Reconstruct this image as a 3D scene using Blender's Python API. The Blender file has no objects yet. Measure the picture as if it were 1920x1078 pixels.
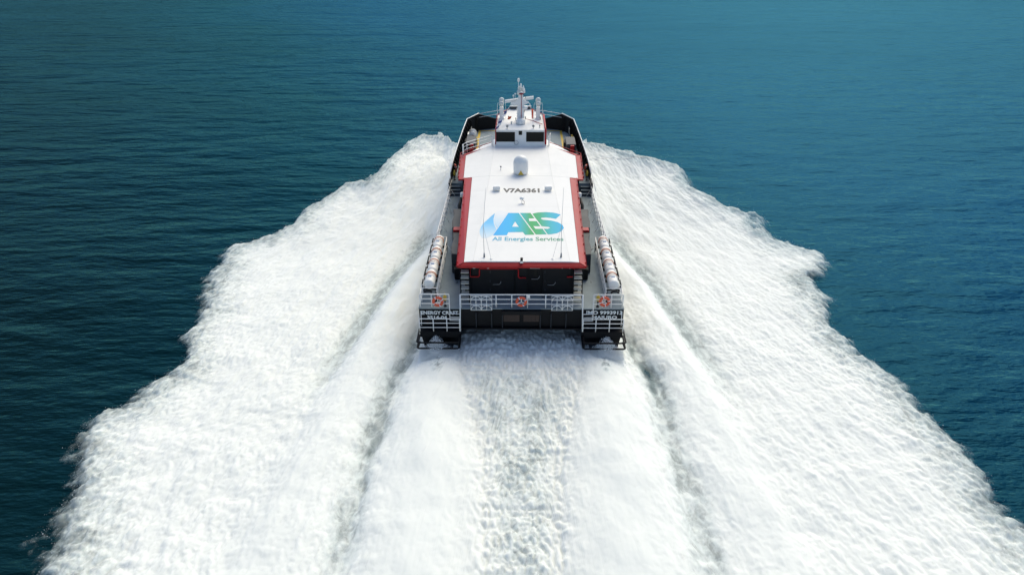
import bpy, bmesh, math, random
import numpy as np
from mathutils import Vector, Matrix

random.seed(7)
S = bpy.context.scene
COL = S.collection
PI = math.pi
R = math.radians

# ------------------------------------------------------------------ camera
W, H, F = 1920, 1078, 1375.0
PITCH, YAW = R(26.6), R(-0.45)
CAM = np.array([-0.29007345, -44.09262832, 27.22351297])
_f = np.array([math.sin(YAW) * math.cos(PITCH), math.cos(YAW) * math.cos(PITCH), -math.sin(PITCH)])
_r = np.cross(_f, [0, 0, 1.0]); _r /= np.linalg.norm(_r)
_u = np.cross(_r, _f)
cd = bpy.data.cameras.new('camera'); cam = bpy.data.objects.new('camera', cd); COL.objects.link(cam)
cd.sensor_width = 36.0; cd.lens = 36.0 * F / W; cd.clip_start = 0.5; cd.clip_end = 30000
cam.location = CAM
cam.rotation_euler = (PI / 2 - PITCH, 0, -YAW)
S.camera = cam

# ------------------------------------------------------------------ sky, sun, exposure
SUN_EL, SUN_AZ = R(47), R(22)
wd = bpy.data.worlds.new('World'); S.world = wd; wd.use_nodes = True
nt = wd.node_tree
sky = nt.nodes.new('ShaderNodeTexSky'); sky.sky_type = 'NISHITA'; sky.sun_disc = False
sky.sun_elevation = SUN_EL; sky.sun_rotation = SUN_AZ
sky.air_density = 0.8; sky.dust_density = 2.0; sky.ozone_density = 1.0
nt.links.new(sky.outputs[0], nt.nodes['Background'].inputs[0])
nt.nodes['Background'].inputs[1].default_value = 0.13
sl = bpy.data.lights.new('sun', 'SUN'); sl.energy = 1.4; sl.angle = R(46); sl.color = (1.0, 0.94, 0.69)
so = bpy.data.objects.new('sun', sl); COL.objects.link(so)
so.rotation_euler = Vector((math.sin(SUN_AZ) * math.cos(SUN_EL), math.cos(SUN_AZ) * math.cos(SUN_EL), math.sin(SUN_EL))).to_track_quat('Z', 'Y').to_euler()
vs = S.view_settings
vs.view_transform = 'Standard'; vs.look = 'None'; vs.gamma = 1.0; vs.use_curve_mapping = False
vs.exposure = 0.53

# ------------------------------------------------------------------ frames: world and trimmed vessel
TRIM = math.atan(0.03)
BM = Matrix.Rotation(TRIM, 4, 'X')
_Rb = np.array(BM.to_3x3())
_Cb = _Rb.T @ CAM


def ray(px, py):
    return _f + _r * ((px - W / 2) / F) + _u * ((H / 2 - py) / F)


def unp(px, py, Z):
    d = ray(px, py); return CAM + d * ((Z - CAM[2]) / d[2])


def U(px, py, X=None, Y=None, Z=None):
    """photo pixel -> point in the vessel's own frame on a known plane"""
    d = _Rb.T @ ray(px, py)
    t = (Z - _Cb[2]) / d[2] if Z is not None else ((Y - _Cb[1]) / d[1] if Y is not None else (X - _Cb[0]) / d[0])
    p = _Cb + d * t
    return (float(p[0]), float(p[1]), float(p[2]))


# ------------------------------------------------------------------ materials
def mat(name, col, rough=0.5, metal=0.0, var=0.0, vscale=3.0, bump=0.0, bscale=40.0, spec=0.5, coat=0.0, dirt=None, dscale=1.2):
    m = bpy.data.materials.new(name); m.use_nodes = True
    n, l = m.node_tree.nodes, m.node_tree.links
    b = n['Principled BSDF']
    b.inputs['Base Color'].default_value = (*col, 1); b.inputs['Roughness'].default_value = rough
    b.inputs['Metallic'].default_value = metal; b.inputs['Specular IOR Level'].default_value = spec
    b.inputs['Coat Weight'].default_value = coat
    tc = n.new('ShaderNodeTexCoord')
    if var > 0 or dirt:
        nz = n.new('ShaderNodeTexNoise'); nz.inputs['Scale'].default_value = vscale; nz.inputs['Detail'].default_value = 6
        l.new(tc.outputs['Object'], nz.inputs['Vector'])
        rp = n.new('ShaderNodeMapRange'); rp.inputs[1].default_value = 0.3; rp.inputs[2].default_value = 0.7
        rp.inputs[3].default_value = 1 - var; rp.inputs[4].default_value = 1 + var * 0.5
        l.new(nz.outputs['Fac'], rp.inputs[0])
        mx = n.new('ShaderNodeMix'); mx.data_type = 'RGBA'; mx.blend_type = 'MULTIPLY'; mx.inputs[0].default_value = 1
        mx.inputs[6].default_value = (*col, 1); l.new(rp.outputs[0], mx.inputs[7])
        out = mx.outputs[2]
        if dirt:
            n2 = n.new('ShaderNodeTexNoise'); n2.inputs['Scale'].default_value = dscale; n2.inputs['Detail'].default_value = 8
            n2.inputs['Roughness'].default_value = 0.7
            mp = n.new('ShaderNodeMapping'); mp.inputs['Scale'].default_value = (1.0, 0.25, 1.0)
            l.new(tc.outputs['Object'], mp.inputs['Vector']); l.new(mp.outputs[0], n2.inputs['Vector'])
            r2 = n.new('ShaderNodeMapRange'); r2.inputs[1].default_value = 0.52; r2.inputs[2].default_value = 0.75
            r2.inputs[3].default_value = 0; r2.inputs[4].default_value = dirt[3]
            l.new(n2.outputs['Fac'], r2.inputs[0])
            m2 = n.new('ShaderNodeMix'); m2.data_type = 'RGBA'
            l.new(r2.outputs[0], m2.inputs[0]); l.new(out, m2.inputs[6]); m2.inputs[7].default_value = (*dirt[:3], 1)
            out = m2.outputs[2]
        l.new(out, b.inputs['Base Color'])
        rr = n.new('ShaderNodeMapRange'); rr.inputs[3].default_value = max(0.02, rough - 0.1); rr.inputs[4].default_value = min(1, rough + 0.12)
        l.new(nz.outputs['Fac'], rr.inputs[0]); l.new(rr.outputs[0], b.inputs['Roughness'])
    if bump > 0:
        nb = n.new('ShaderNodeTexNoise'); nb.inputs['Scale'].default_value = bscale; nb.inputs['Detail'].default_value = 3
        l.new(tc.outputs['Object'], nb.inputs['Vector'])
        bp = n.new('ShaderNodeBump'); bp.inputs['Strength'].default_value = bump; bp.inputs['Distance'].default_value = 0.01
        l.new(nb.outputs['Fac'], bp.inputs['Height']); l.new(bp.outputs[0], b.inputs['Normal'])
    return m


M = {}
M['black'] = mat('black_hull_paint', (0.003, 0.004, 0.006), 0.5, var=0.35, vscale=1.5, spec=0.2, dirt=(0.02, 0.022, 0.025, 0.12), dscale=1.6)
M['dark'] = mat('dark_house_paint', (0.005, 0.007, 0.010), 0.5, var=0.25, vscale=1.2, spec=0.2, dirt=(0.015, 0.018, 0.02, 0.2))
M['casing'] = mat('dark_grey_paint', (0.022, 0.028, 0.036), 0.5, spec=0.3, var=0.2, vscale=2.0)
M['greybox'] = mat('mid_grey_paint', (0.055, 0.062, 0.072), 0.5, spec=0.3, var=0.15)
M['deck'] = mat('grey_deck_paint', (0.24, 0.29, 0.31), 0.8, var=0.14, vscale=1.1, bump=0.35, bscale=120, dirt=(0.16, 0.19, 0.2, 0.35), dscale=0.9)
M['white'] = mat('white_paint', (0.84, 0.83, 0.79), 0.35, var=0.03, vscale=2)
M['roofwhite'] = mat('white_roof_paint', (0.85, 0.84, 0.80), 0.6, spec=0.25, var=0.035, vscale=0.6, dirt=(0.62, 0.64, 0.63, 0.35), dscale=0.5)
M['red'] = mat('red_paint', (0.38, 0.006, 0.010), 0.45, spec=0.3, var=0.12, vscale=1.5)
M['yellow'] = mat('yellow_paint', (0.62, 0.42, 0.05), 0.6, var=0.15)
M['orange'] = mat('orange_plastic', (0.7, 0.1, 0.04), 0.5, var=0.08)
M['strap'] = mat('orange_webbing', (0.6, 0.17, 0.05), 0.8, var=0.1)
M['canister'] = mat('canister_white', (0.83, 0.81, 0.76), 0.5, var=0.05)
M['glass'] = mat('dark_glass', (0.006, 0.008, 0.008), 0.25, spec=0.15)
M['rubber'] = mat('black_rubber', (0.015, 0.015, 0.015), 0.7, var=0.1)
M['steel'] = mat('grey_steel', (0.3, 0.31, 0.31), 0.4, metal=0.6, var=0.15)
M['tread'] = mat('beige_tread', (0.46, 0.45, 0.38), 0.7, var=0.12)
M['brown'] = mat('rusty_louvre', (0.05, 0.03, 0.022), 0.7, var=0.3, vscale=6)
M['lamp'] = mat('lamp_glass', (0.62, 0.66, 0.62), 0.12)
M['whip'] = mat('whip_grey', (0.5, 0.52, 0.52), 0.4)
M['text_white'] = mat('white_lettering', (0.82, 0.83, 0.81), 0.5)
M['text_black'] = mat('black_lettering', (0.02, 0.02, 0.022), 0.5)
M['blue'] = mat('flag_blue', (0.025, 0.05, 0.2), 0.8)
M['flagwhite'] = mat('flag_white', (0.75, 0.76, 0.78), 0.8)
M['flagorange'] = mat('flag_orange', (0.75, 0.13, 0.05), 0.8)
M['labelblue'] = mat('label_blue', (0.06, 0.16, 0.35), 0.5)


def ramp_mat(name, axis, stops, rough=0.65):
    m = bpy.data.materials.new(name); m.use_nodes = True
    n, l = m.node_tree.nodes, m.node_tree.links
    tc = n.new('ShaderNodeTexCoord'); sp = n.new('ShaderNodeSeparateXYZ'); l.new(tc.outputs['Object'], sp.inputs[0])
    mr = n.new('ShaderNodeMapRange'); mr.inputs[1].default_value = stops[0][0]; mr.inputs[2].default_value = stops[-1][0]
    l.new(sp.outputs[axis], mr.inputs[0])
    cr = n.new('ShaderNodeValToRGB'); e = cr.color_ramp.elements
    a, b = stops[0][0], stops[-1][0]
    while len(e) < len(stops): e.new(0.5)
    for k, (p, c) in enumerate(stops):
        e[k].position = (p - a) / (b - a); e[k].color = (*c, 1)
    l.new(mr.outputs[0], cr.inputs[0])
    l.new(cr.outputs[0], n['Principled BSDF'].inputs['Base Color']); n['Principled BSDF'].inputs['Roughness'].default_value = rough
    return m


CY, TE, GR = (0.0, 0.42, 0.78), (0.0, 0.42, 0.52), (0.02, 0.36, 0.09)
M['logo'] = ramp_mat('logo_gradient', 0, [(-2.1, (0.01, 0.38, 0.8)), (-0.9, CY), (-0.1, TE), (0.75, GR), (1.4, (0.01, 0.38, 0.16)), (2.3, TE), (3.2, (0.0, 0.4, 0.7))])
M['logotext'] = ramp_mat('slogan_gradient', 0, [(-2.2, (0.08, 0.38, 0.58)), (0.3, (0.08, 0.38, 0.45)), (1.2, (0.1, 0.33, 0.2)), (3.1, (0.12, 0.35, 0.25))])
M['flame'] = ramp_mat('flame_gradient', 1, [(4.6, (0.78, 0.79, 0.78)), (6.2, (0.45, 0.66, 0.8)), (8.0, (0.12, 0.5, 0.82)), (9.6, (0.14, 0.45, 0.75))])
M['flame2'] = ramp_mat('pale_flame_gradient', 1, [(5.6, (0.25, 0.55, 0.8)), (7.5, (0.5, 0.68, 0.8)), (9.8, (0.77, 0.79, 0.79))])


# ------------------------------------------------------------------ mesh helpers
class MB:
    def __init__(s): s.v = []; s.f = []; s.sm = []

    def add(s, vs_, fs, smooth=False):
        o = len(s.v); s.v += [tuple(p) for p in vs_]
        for f in fs: s.f.append([i + o for i in f]); s.sm.append(smooth)
        return s

    def box(s, x0, x1, y0, y1, z0, z1):
        return s.add([(x0, y0, z0), (x1, y0, z0), (x1, y1, z0), (x0, y1, z0), (x0, y0, z1), (x1, y0, z1), (x1, y1, z1), (x0, y1, z1)],
                     [(0, 3, 2, 1), (4, 5, 6, 7), (0, 1, 5, 4), (1, 2, 6, 5), (2, 3, 7, 6), (3, 0, 4, 7)])

    def cbox(s, c, d): return s.box(c[0] - d[0] / 2, c[0] + d[0] / 2, c[1] - d[1] / 2, c[1] + d[1] / 2, c[2] - d[2] / 2, c[2] + d[2] / 2)

    def prism(s, poly, z0, z1):
        """poly: xy list (counter-clockwise); z0/z1 floats or per-vertex lists"""
        n = len(poly)
        a = z0 if isinstance(z0, (list, tuple)) else [z0] * n
        b = z1 if isinstance(z1, (list, tuple)) else [z1] * n
        vs_ = [(p[0], p[1], a[i]) for i, p in enumerate(poly)] + [(p[0], p[1], b[i]) for i, p in enumerate(poly)]
        fs = [list(range(n))[::-1], list(range(n, 2 * n))] + [(i, (i + 1) % n, n + (i + 1) % n, n + i) for i in range(n)]
        return s.add(vs_, fs)

    def tube(s, pts, r, n=6, closed=False):
        pts = [Vector(p) for p in pts]; m = len(pts); rings = []
        rr = r if isinstance(r, (list, tuple)) else [r] * m
        up = None
        for i, p in enumerate(pts):
            a = pts[(i - 1) % m] if (i > 0 or closed) else p
            b = pts[(i + 1) % m] if (i < m - 1 or closed) else p
            t = (b - a).normalized() if (b - a).length > 1e-9 else Vector((0, 0, 1))
            if up is None:
                up = t.orthogonal().normalized()
            up = (up - t * up.dot(t))
            up = up.normalized() if up.length > 1e-6 else t.orthogonal().normalized()
            w = t.cross(up)
            rings.append([p + (up * math.cos(2 * PI * k / n) + w * math.sin(2 * PI * k / n)) * rr[i] for k in range(n)])
        vs_ = [q for rg in rings for q in rg]; fs = []
        mm = m if closed else m - 1
        for i in range(mm):
            j = (i + 1) % m
            for k in range(n): fs.append((i * n + k, i * n + (k + 1) % n, j * n + (k + 1) % n, j * n + k))
        if not closed: fs += [tuple(range(n))[::-1], tuple(range((m - 1) * n, m * n))]
        return s.add(vs_, fs, True)

    def lathe(s, prof, c, axis='Z', n=20):
        """prof: (radius, height) list about an axis through c"""
        vs_ = []; fs = []; m = len(prof)
        for rad, h in prof:
            for k in range(n):
                a = 2 * PI * k / n; x, y = rad * math.cos(a), rad * math.sin(a)
                p = (x, y, h) if axis == 'Z' else ((x, h, y) if axis == 'Y' else (h, x, y))
                vs_.append((c[0] + p[0], c[1] + p[1], c[2] + p[2]))
        for i in range(m - 1):
            for k in range(n): fs.append((i * n + k, i * n + (k + 1) % n, (i + 1) * n + (k + 1) % n, (i + 1) * n + k))
        fs += [tuple(range(n))[::-1], tuple(range((m - 1) * n, m * n))]
        return s.add(vs_, fs, True)

    def loft(s, secs, cap=True, smooth=False):
        n = len(secs[0]); vs_ = [p for q in secs for p in q]; fs = []
        for i in range(len(secs) - 1):
            for k in range(n): fs.append((i * n + k, i * n + (k + 1) % n, (i + 1) * n + (k + 1) % n, (i + 1) * n + k))
        if cap: fs += [tuple(range(n))[::-1], tuple(range((len(secs) - 1) * n, len(secs) * n))]
        return s.add(vs_, fs, smooth)

    def build(s, name, m, parent=None, bevel=0.0):
        me = bpy.data.meshes.new(name); me.from_pydata(s.v, [], s.f)
        me.polygons.foreach_set('use_smooth', s.sm)
        bm = bmesh.new(); bm.from_mesh(me)
        bmesh.ops.recalc_face_normals(bm, faces=bm.faces)
        if bevel > 0:
            es = [e for e in bm.edges if len(e.link_faces) == 2 and e.calc_face_angle(0) > 0.6]
            bmesh.ops.bevel(bm, geom=es, offset=bevel, segments=2, affect='EDGES', clamp_overlap=True)
        bm.to_mesh(me); bm.free()
        me.materials.append(m)
        o = bpy.data.objects.new(name, me); COL.objects.link(o)
        if parent: o.parent = parent
        return o


def flip(mb):
    """mirror across the vessel's centre plane"""
    q = MB(); q.v = [(-x, y, z) for x, y, z in mb.v]; q.f = [f[::-1] for f in mb.f]; q.sm = list(mb.sm); return q


def tag(o, label, cat, group=None, kind=None):
    o['label'] = label; o['category'] = cat
    if group: o['group'] = group
    if kind: o['kind'] = kind
    return o


def thing(name, p, label, cat, group=None, rot=None):
    """an Empty standing on the vessel at p (vessel frame); it carries the vessel's trim"""
    o = bpy.data.objects.new(name, None); COL.objects.link(o); o.empty_display_size = 0.3
    m = BM @ Matrix.Translation(p)
    if rot is not None: m = m @ rot
    o.matrix_world = m
    return tag(o, label, cat, group)


def text(body, size, m, parent, name, loc, rot, width=None, bold=0.0, extrude=0.004, align='CENTER', spacing=1.0):
    c = bpy.data.curves.new(name, 'FONT'); c.body = body; c.size = size; c.align_x = align; c.extrude = extrude
    c.offset = bold; c.space_character = spacing; c.resolution_u = 3
    o = bpy.data.objects.new(name, c); COL.objects.link(o)
    dg = bpy.context.evaluated_depsgraph_get()
    me = bpy.data.meshes.new_from_object(o.evaluated_get(dg))
    bpy.data.objects.remove(o); bpy.data.curves.remove(c)
    xs = np.array([v.co.x for v in me.vertices]); k = 1.0
    if width: k = width / (xs.max() - xs.min())
    cx = (xs.max() + xs.min()) / 2 if align == 'CENTER' else 0
    mm = Matrix.Translation(loc) @ rot @ Matrix.Diagonal((k, 1, 1, 1)) @ Matrix.Translation((-cx, 0, 0))
    me.transform(mm)
    me.materials.clear(); me.materials.append(m); me.name = name
    o = bpy.data.objects.new(name, me); COL.objects.link(o); o.parent = parent
    return o


# ------------------------------------------------------------------ numpy noise
_rng = np.random.RandomState(11)
_PERM = _rng.permutation(4096).astype(np.int64)
_GR = _rng.rand(4096) * 2 * PI
_GX, _GY = np.cos(_GR).astype(np.float32), np.sin(_GR).astype(np.float32)


def gnoise(x, y):
    xi = np.floor(x).astype(np.int64); yi = np.floor(y).astype(np.int64)
    xf = (x - xi).astype(np.float32); yf = (y - yi).astype(np.float32)
    u = xf * xf * xf * (xf * (xf * 6 - 15) + 10); v = yf * yf * yf * (yf * (yf * 6 - 15) + 10)

    def g(i, j, dx, dy):
        h = _PERM[(_PERM[(xi + i) & 4095] + yi + j) & 4095]
        return _GX[h] * dx + _GY[h] * dy
    a = g(0, 0, xf, yf); b = g(1, 0, xf - 1, yf); c = g(0, 1, xf, yf - 1); d = g(1, 1, xf - 1, yf - 1)
    return (a + u * (b - a)) * (1 - v) + (c + u * (d - c)) * v


def fbm(x, y, o=4, gain=0.5, billow=False):
    t = 0; a = 1.0; k = 1.0
    for i in range(o):
        q = gnoise(x * k + 17.3 * i, y * k - 9.1 * i)
        t = t + a * (np.abs(q) * 2 - 0.45 if billow else q)
        a *= gain; k *= 2.03
    return t


def sst(a, b, x):
    t = np.clip((x - a) / (b - a), 0, 1); return t * t * (3 - 2 * t)


# ================================================================== the sea
def sea_material():
    m = bpy.data.materials.new('sea_water'); m.use_nodes = True
    n, l = m.node_tree.nodes, m.node_tree.links
    n.remove(n['Principled BSDF']); out = n['Material Output']
    tc = n.new('ShaderNodeTexCoord')

    def noise(scale, sx, sy, rot, detail, rough=0.55):
        mp = n.new('ShaderNodeMapping'); mp.inputs['Scale'].default_value = (sx, sy, 1); mp.inputs['Rotation'].default_value = (0, 0, rot)
        l.new(tc.outputs['Object'], mp.inputs['Vector'])
        z = n.new('ShaderNodeTexNoise'); z.inputs['Scale'].default_value = scale; z.inputs['Detail'].default_value = detail
        z.inputs['Roughness'].default_value = rough
        l.new(mp.outputs[0], z.inputs['Vector']); return z.outputs['Fac']

    def math_(op, x, y):
        q = n.new('ShaderNodeMath'); q.operation = op
        for i, v in enumerate((x, y)):
            if isinstance(v, float): q.inputs[i].default_value = v
            else: l.new(v, q.inputs[i])
        return q.outputs[0]
    n1 = noise(0.055, 0.45, 1.0, R(8), 3)       # swell
    nm = noise(0.15, 0.4, 1.0, R(-4), 3, 0.6)    # short swell
    n2 = noise(0.35, 0.4, 1.0, R(-10), 4, 0.6)  # wind waves
    n3 = noise(1.5, 0.5, 1.0, R(14), 4, 0.65)   # ripples
    gust = noise(0.02, 0.5, 1.0, R(-20), 4, 0.6)  # gusts roughen the ripples in patches
    bp = None
    for fac, st, dist in ((n1, 1.0, 1.6), (nm, 1.0, 1.0), (n2, 1.0, 0.8), (n3, None, 0.22)):
        q = n.new('ShaderNodeBump'); q.inputs['Distance'].default_value = dist
        if st is None: l.new(math_('MULTIPLY', math_('SUBTRACT', gust, 0.28), 2.6), q.inputs['Strength'])
        else: q.inputs['Strength'].default_value = st
        l.new(fac, q.inputs['Height'])
        if bp: l.new(bp.outputs[0], q.inputs['Normal'])
        bp = q
    # sky and vignette falloff painted into colour: darker, greener to port; bluer ahead, starboard
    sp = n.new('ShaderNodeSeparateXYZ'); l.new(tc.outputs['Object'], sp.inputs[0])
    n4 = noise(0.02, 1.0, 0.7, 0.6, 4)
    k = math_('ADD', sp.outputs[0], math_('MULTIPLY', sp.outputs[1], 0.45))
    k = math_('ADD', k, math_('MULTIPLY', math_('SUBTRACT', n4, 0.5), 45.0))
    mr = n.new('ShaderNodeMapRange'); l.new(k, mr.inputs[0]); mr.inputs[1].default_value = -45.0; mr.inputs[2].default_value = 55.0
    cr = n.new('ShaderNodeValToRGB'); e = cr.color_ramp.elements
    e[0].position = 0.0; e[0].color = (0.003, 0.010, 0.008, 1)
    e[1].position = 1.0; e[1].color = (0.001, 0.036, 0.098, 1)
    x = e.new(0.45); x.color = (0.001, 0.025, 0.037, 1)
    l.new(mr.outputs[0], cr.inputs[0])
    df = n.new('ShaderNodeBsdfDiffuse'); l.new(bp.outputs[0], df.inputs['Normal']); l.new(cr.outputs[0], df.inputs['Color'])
    gl = n.new('ShaderNodeBsdfGlossy'); gl.inputs['Color'].default_value = (0.18, 0.68, 0.92, 1); gl.inputs['Roughness'].default_value = 0.09
    l.new(bp.outputs[0], gl.inputs['Normal'])
    fr = n.new('ShaderNodeFresnel'); fr.inputs['IOR'].default_value = 1.33; l.new(bp.outputs[0], fr.inputs['Normal'])
    mx = n.new('ShaderNodeMixShader'); l.new(math_('MULTIPLY', fr.outputs[0], 0.36), mx.inputs[0])
    l.new(df.outputs[0], mx.inputs[1]); l.new(gl.outputs[0], mx.inputs[2]); l.new(mx.outputs[0], out.inputs['Surface'])
    return m


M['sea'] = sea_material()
mb = MB(); N = 24; xs = np.sinh(np.linspace(-1, 1, N + 1) * 6.0) / math.sinh(6.0) * 9000
for j in range(N + 1):
    for i in range(N + 1): mb.v.append((float(xs[i]), float(xs[j]) + 20, 0.0))
for j in range(N):
    for i in range(N):
        a = j * (N + 1) + i; mb.f.append([a, a + 1, a + N + 2, a + N + 1]); mb.sm.append(True)
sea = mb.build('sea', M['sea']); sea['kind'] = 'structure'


# ------------------------------------------------------------------ the wake: one foam surface
def foam_material():
    m = bpy.data.materials.new('sea_foam'); m.use_nodes = True
    n, l = m.node_tree.nodes, m.node_tree.links
    b = n['Principled BSDF']; out = n['Material Output']
    b.inputs['Base Color'].default_value = (0.86, 0.88, 0.82, 1); b.inputs['Roughness'].default_value = 0.85
    b.inputs['Subsurface Weight'].default_value = 0.8; b.inputs['Subsurface Radius'].default_value = (1, 1, 1); b.inputs['Subsurface Scale'].default_value = 0.2
    b.inputs['Specular IOR Level'].default_value = 0.1
    at = n.new('ShaderNodeAttribute'); at.attribute_name = 'foam_amount'
    # thin foam is pale green aerated water, thick foam is white
    th_ = n.new('ShaderNodeMapRange'); l.new(at.outputs['Fac'], th_.inputs[0]); th_.inputs[1].default_value = 0.45; th_.inputs[2].default_value = 0.95
    cm = n.new('ShaderNodeMix'); cm.data_type = 'RGBA'; l.new(th_.outputs[0], cm.inputs[0])
    cm.inputs[6].default_value = (0.66, 0.745, 0.715, 1); cm.inputs[7].default_value = (0.86, 0.88, 0.82, 1); l.new(cm.outputs[2], b.inputs['Base Color'])
    fl = n.new('ShaderNodeAttribute'); fl.attribute_name = 'flow'
    rg = n.new('ShaderNodeAttribute'); rg.attribute_name = 'foam_relief'

    def noise(scale, detail, rough, st=(1, 1, 1)):
        mp = n.new('ShaderNodeMapping'); mp.inputs['Scale'].default_value = st; l.new(fl.outputs['Vector'], mp.inputs['Vector'])
        z = n.new('ShaderNodeTexNoise'); z.inputs['Scale'].default_value = scale; z.inputs['Detail'].default_value = detail
        z.inputs['Roughness'].default_value = rough; z.inputs['Distortion'].default_value = 0.6
        l.new(mp.outputs[0], z.inputs['Vector']); return z.outputs['Fac']
    a1 = noise(2.0, 7, 0.7, (1, 0.45, 1))
    # opacity = smoothstep of density + lace noise
    def math_(op, x, y):
        q = n.new('ShaderNodeMath'); q.operation = op
        for i, v in enumerate((x, y)):
            if isinstance(v, float): q.inputs[i].default_value = v
            else: l.new(v, q.inputs[i])
        return q.outputs[0]
    k = math_('MULTIPLY', math_('SUBTRACT', a1, 0.5), 2.2)
    s = math_('ADD', math_('MULTIPLY', at.outputs['Fac'], 2.0), math_('SUBTRACT', k, 0.62))
    mr = n.new('ShaderNodeMapRange'); mr.interpolation_type = 'SMOOTHSTEP'; l.new(s, mr.inputs[0])
    mr.inputs[1].default_value = -0.3; mr.inputs[2].default_value = 1.25
    m2 = n.new('ShaderNodeMapRange'); l.new(at.outputs['Fac'], m2.inputs[0])
    m2.inputs[1].default_value = 0.25; m2.inputs[2].default_value = 0.6; m2.inputs[4].default_value = 0.5
    opac = math_('MAXIMUM', mr.outputs[0], m2.outputs[0])
    a2 = noise(2.4, 6, 0.65, (1, 0.5, 1))
    bp = n.new('ShaderNodeBump'); bp.inputs['Distance'].default_value = 0.10
    l.new(rg.outputs['Fac'], bp.inputs['Strength']); l.new(a2, bp.inputs['Height']); l.new(bp.outputs[0], b.inputs['Normal'])
    tr = n.new('ShaderNodeBsdfTransparent'); mx = n.new('ShaderNodeMixShader')
    l.new(opac, mx.inputs[0]); l.new(tr.outputs[0], mx.inputs[1]); l.new(b.outputs[0], mx.inputs[2])
    l.new(mx.outputs[0], out.inputs['Surface'])
    return m


M['foam'] = foam_material()

# outer edge of the white water, read off the photograph: pixel x, pixel y, height of the crest there (m)
EDGE_L = [(820, 248, 4.4), (795, 251, 4.2), (770, 265, 3.9), (740, 288, 3.5), (715, 315, 3.1), (690, 335, 2.7), (650, 345, 2.4), (612, 365, 2.0), (590, 385, 1.8),
          (560, 412, 1.5), (500, 442, 1.1), (437, 458, 0.9), (427, 480, 0.8), (413, 510, 0.7), (402, 550, 0.65), (385, 590, 0.6), (352, 618, 0.6), (348, 645, 0.6),
          (352, 672, 0.6), (345, 690, 0.6), (290, 708, 0.6), (262, 735, 0.6), (245, 760, 0.6), (200, 785, 0.6), (165, 806, 0.6), (150, 835, 0.6), (145, 880, 0.6), (122, 935, 0.6),
          (125, 980, 0.6), (125, 1025, 0.6), (122, 1060, 0.6), (122, 1078, 0.6)]
EDGE_R = [(1102, 262, 4.4), (1130, 268, 4.1), (1160, 280, 3.8), (1200, 293, 3.4), (1240, 297, 3.2), (1270, 310, 2.9), (1285, 335, 2.5), (1310, 355, 2.2), (1340, 376, 1.9),
          (1375, 386, 1.7), (1408, 397, 1.5), (1420, 425, 1.2), (1445, 447, 1.0), (1490, 462, 0.9), (1533, 472, 0.8), (1532, 505, 0.7), (1522, 525, 0.7), (1548, 552, 0.7), (1550, 590, 0.6),
          (1562, 622, 0.6), (1600, 652, 0.6), (1650, 690, 0.6), (1695, 718, 0.6), (1725, 768, 0.6), (1755, 812, 0.6), (1790, 842, 0.6), (1830, 900, 0.6), (1880, 955, 0.6), (1920, 1000, 0.6), (1965, 1060, 0.6)]


def edge_fn(pts):
    P = [np.append(unp(a, b, z)[:2], z) for a, b, z in pts]
    Y = [P[0][1]]; X = [P[0][0]]; Z = [P[0][2]]
    for p in P[1:]:
        y = min(p[1], Y[-1] - 0.25)
        Y.append(y); X.append(p[0]); Z.append(p[2])
    Y.append(Y[-1] - 60); X.append(X[-1] * 1.35); Z.append(0.4)
    return np.array(Y[::-1]), np.array(X[::-1]), np.array(Z[::-1])


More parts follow.
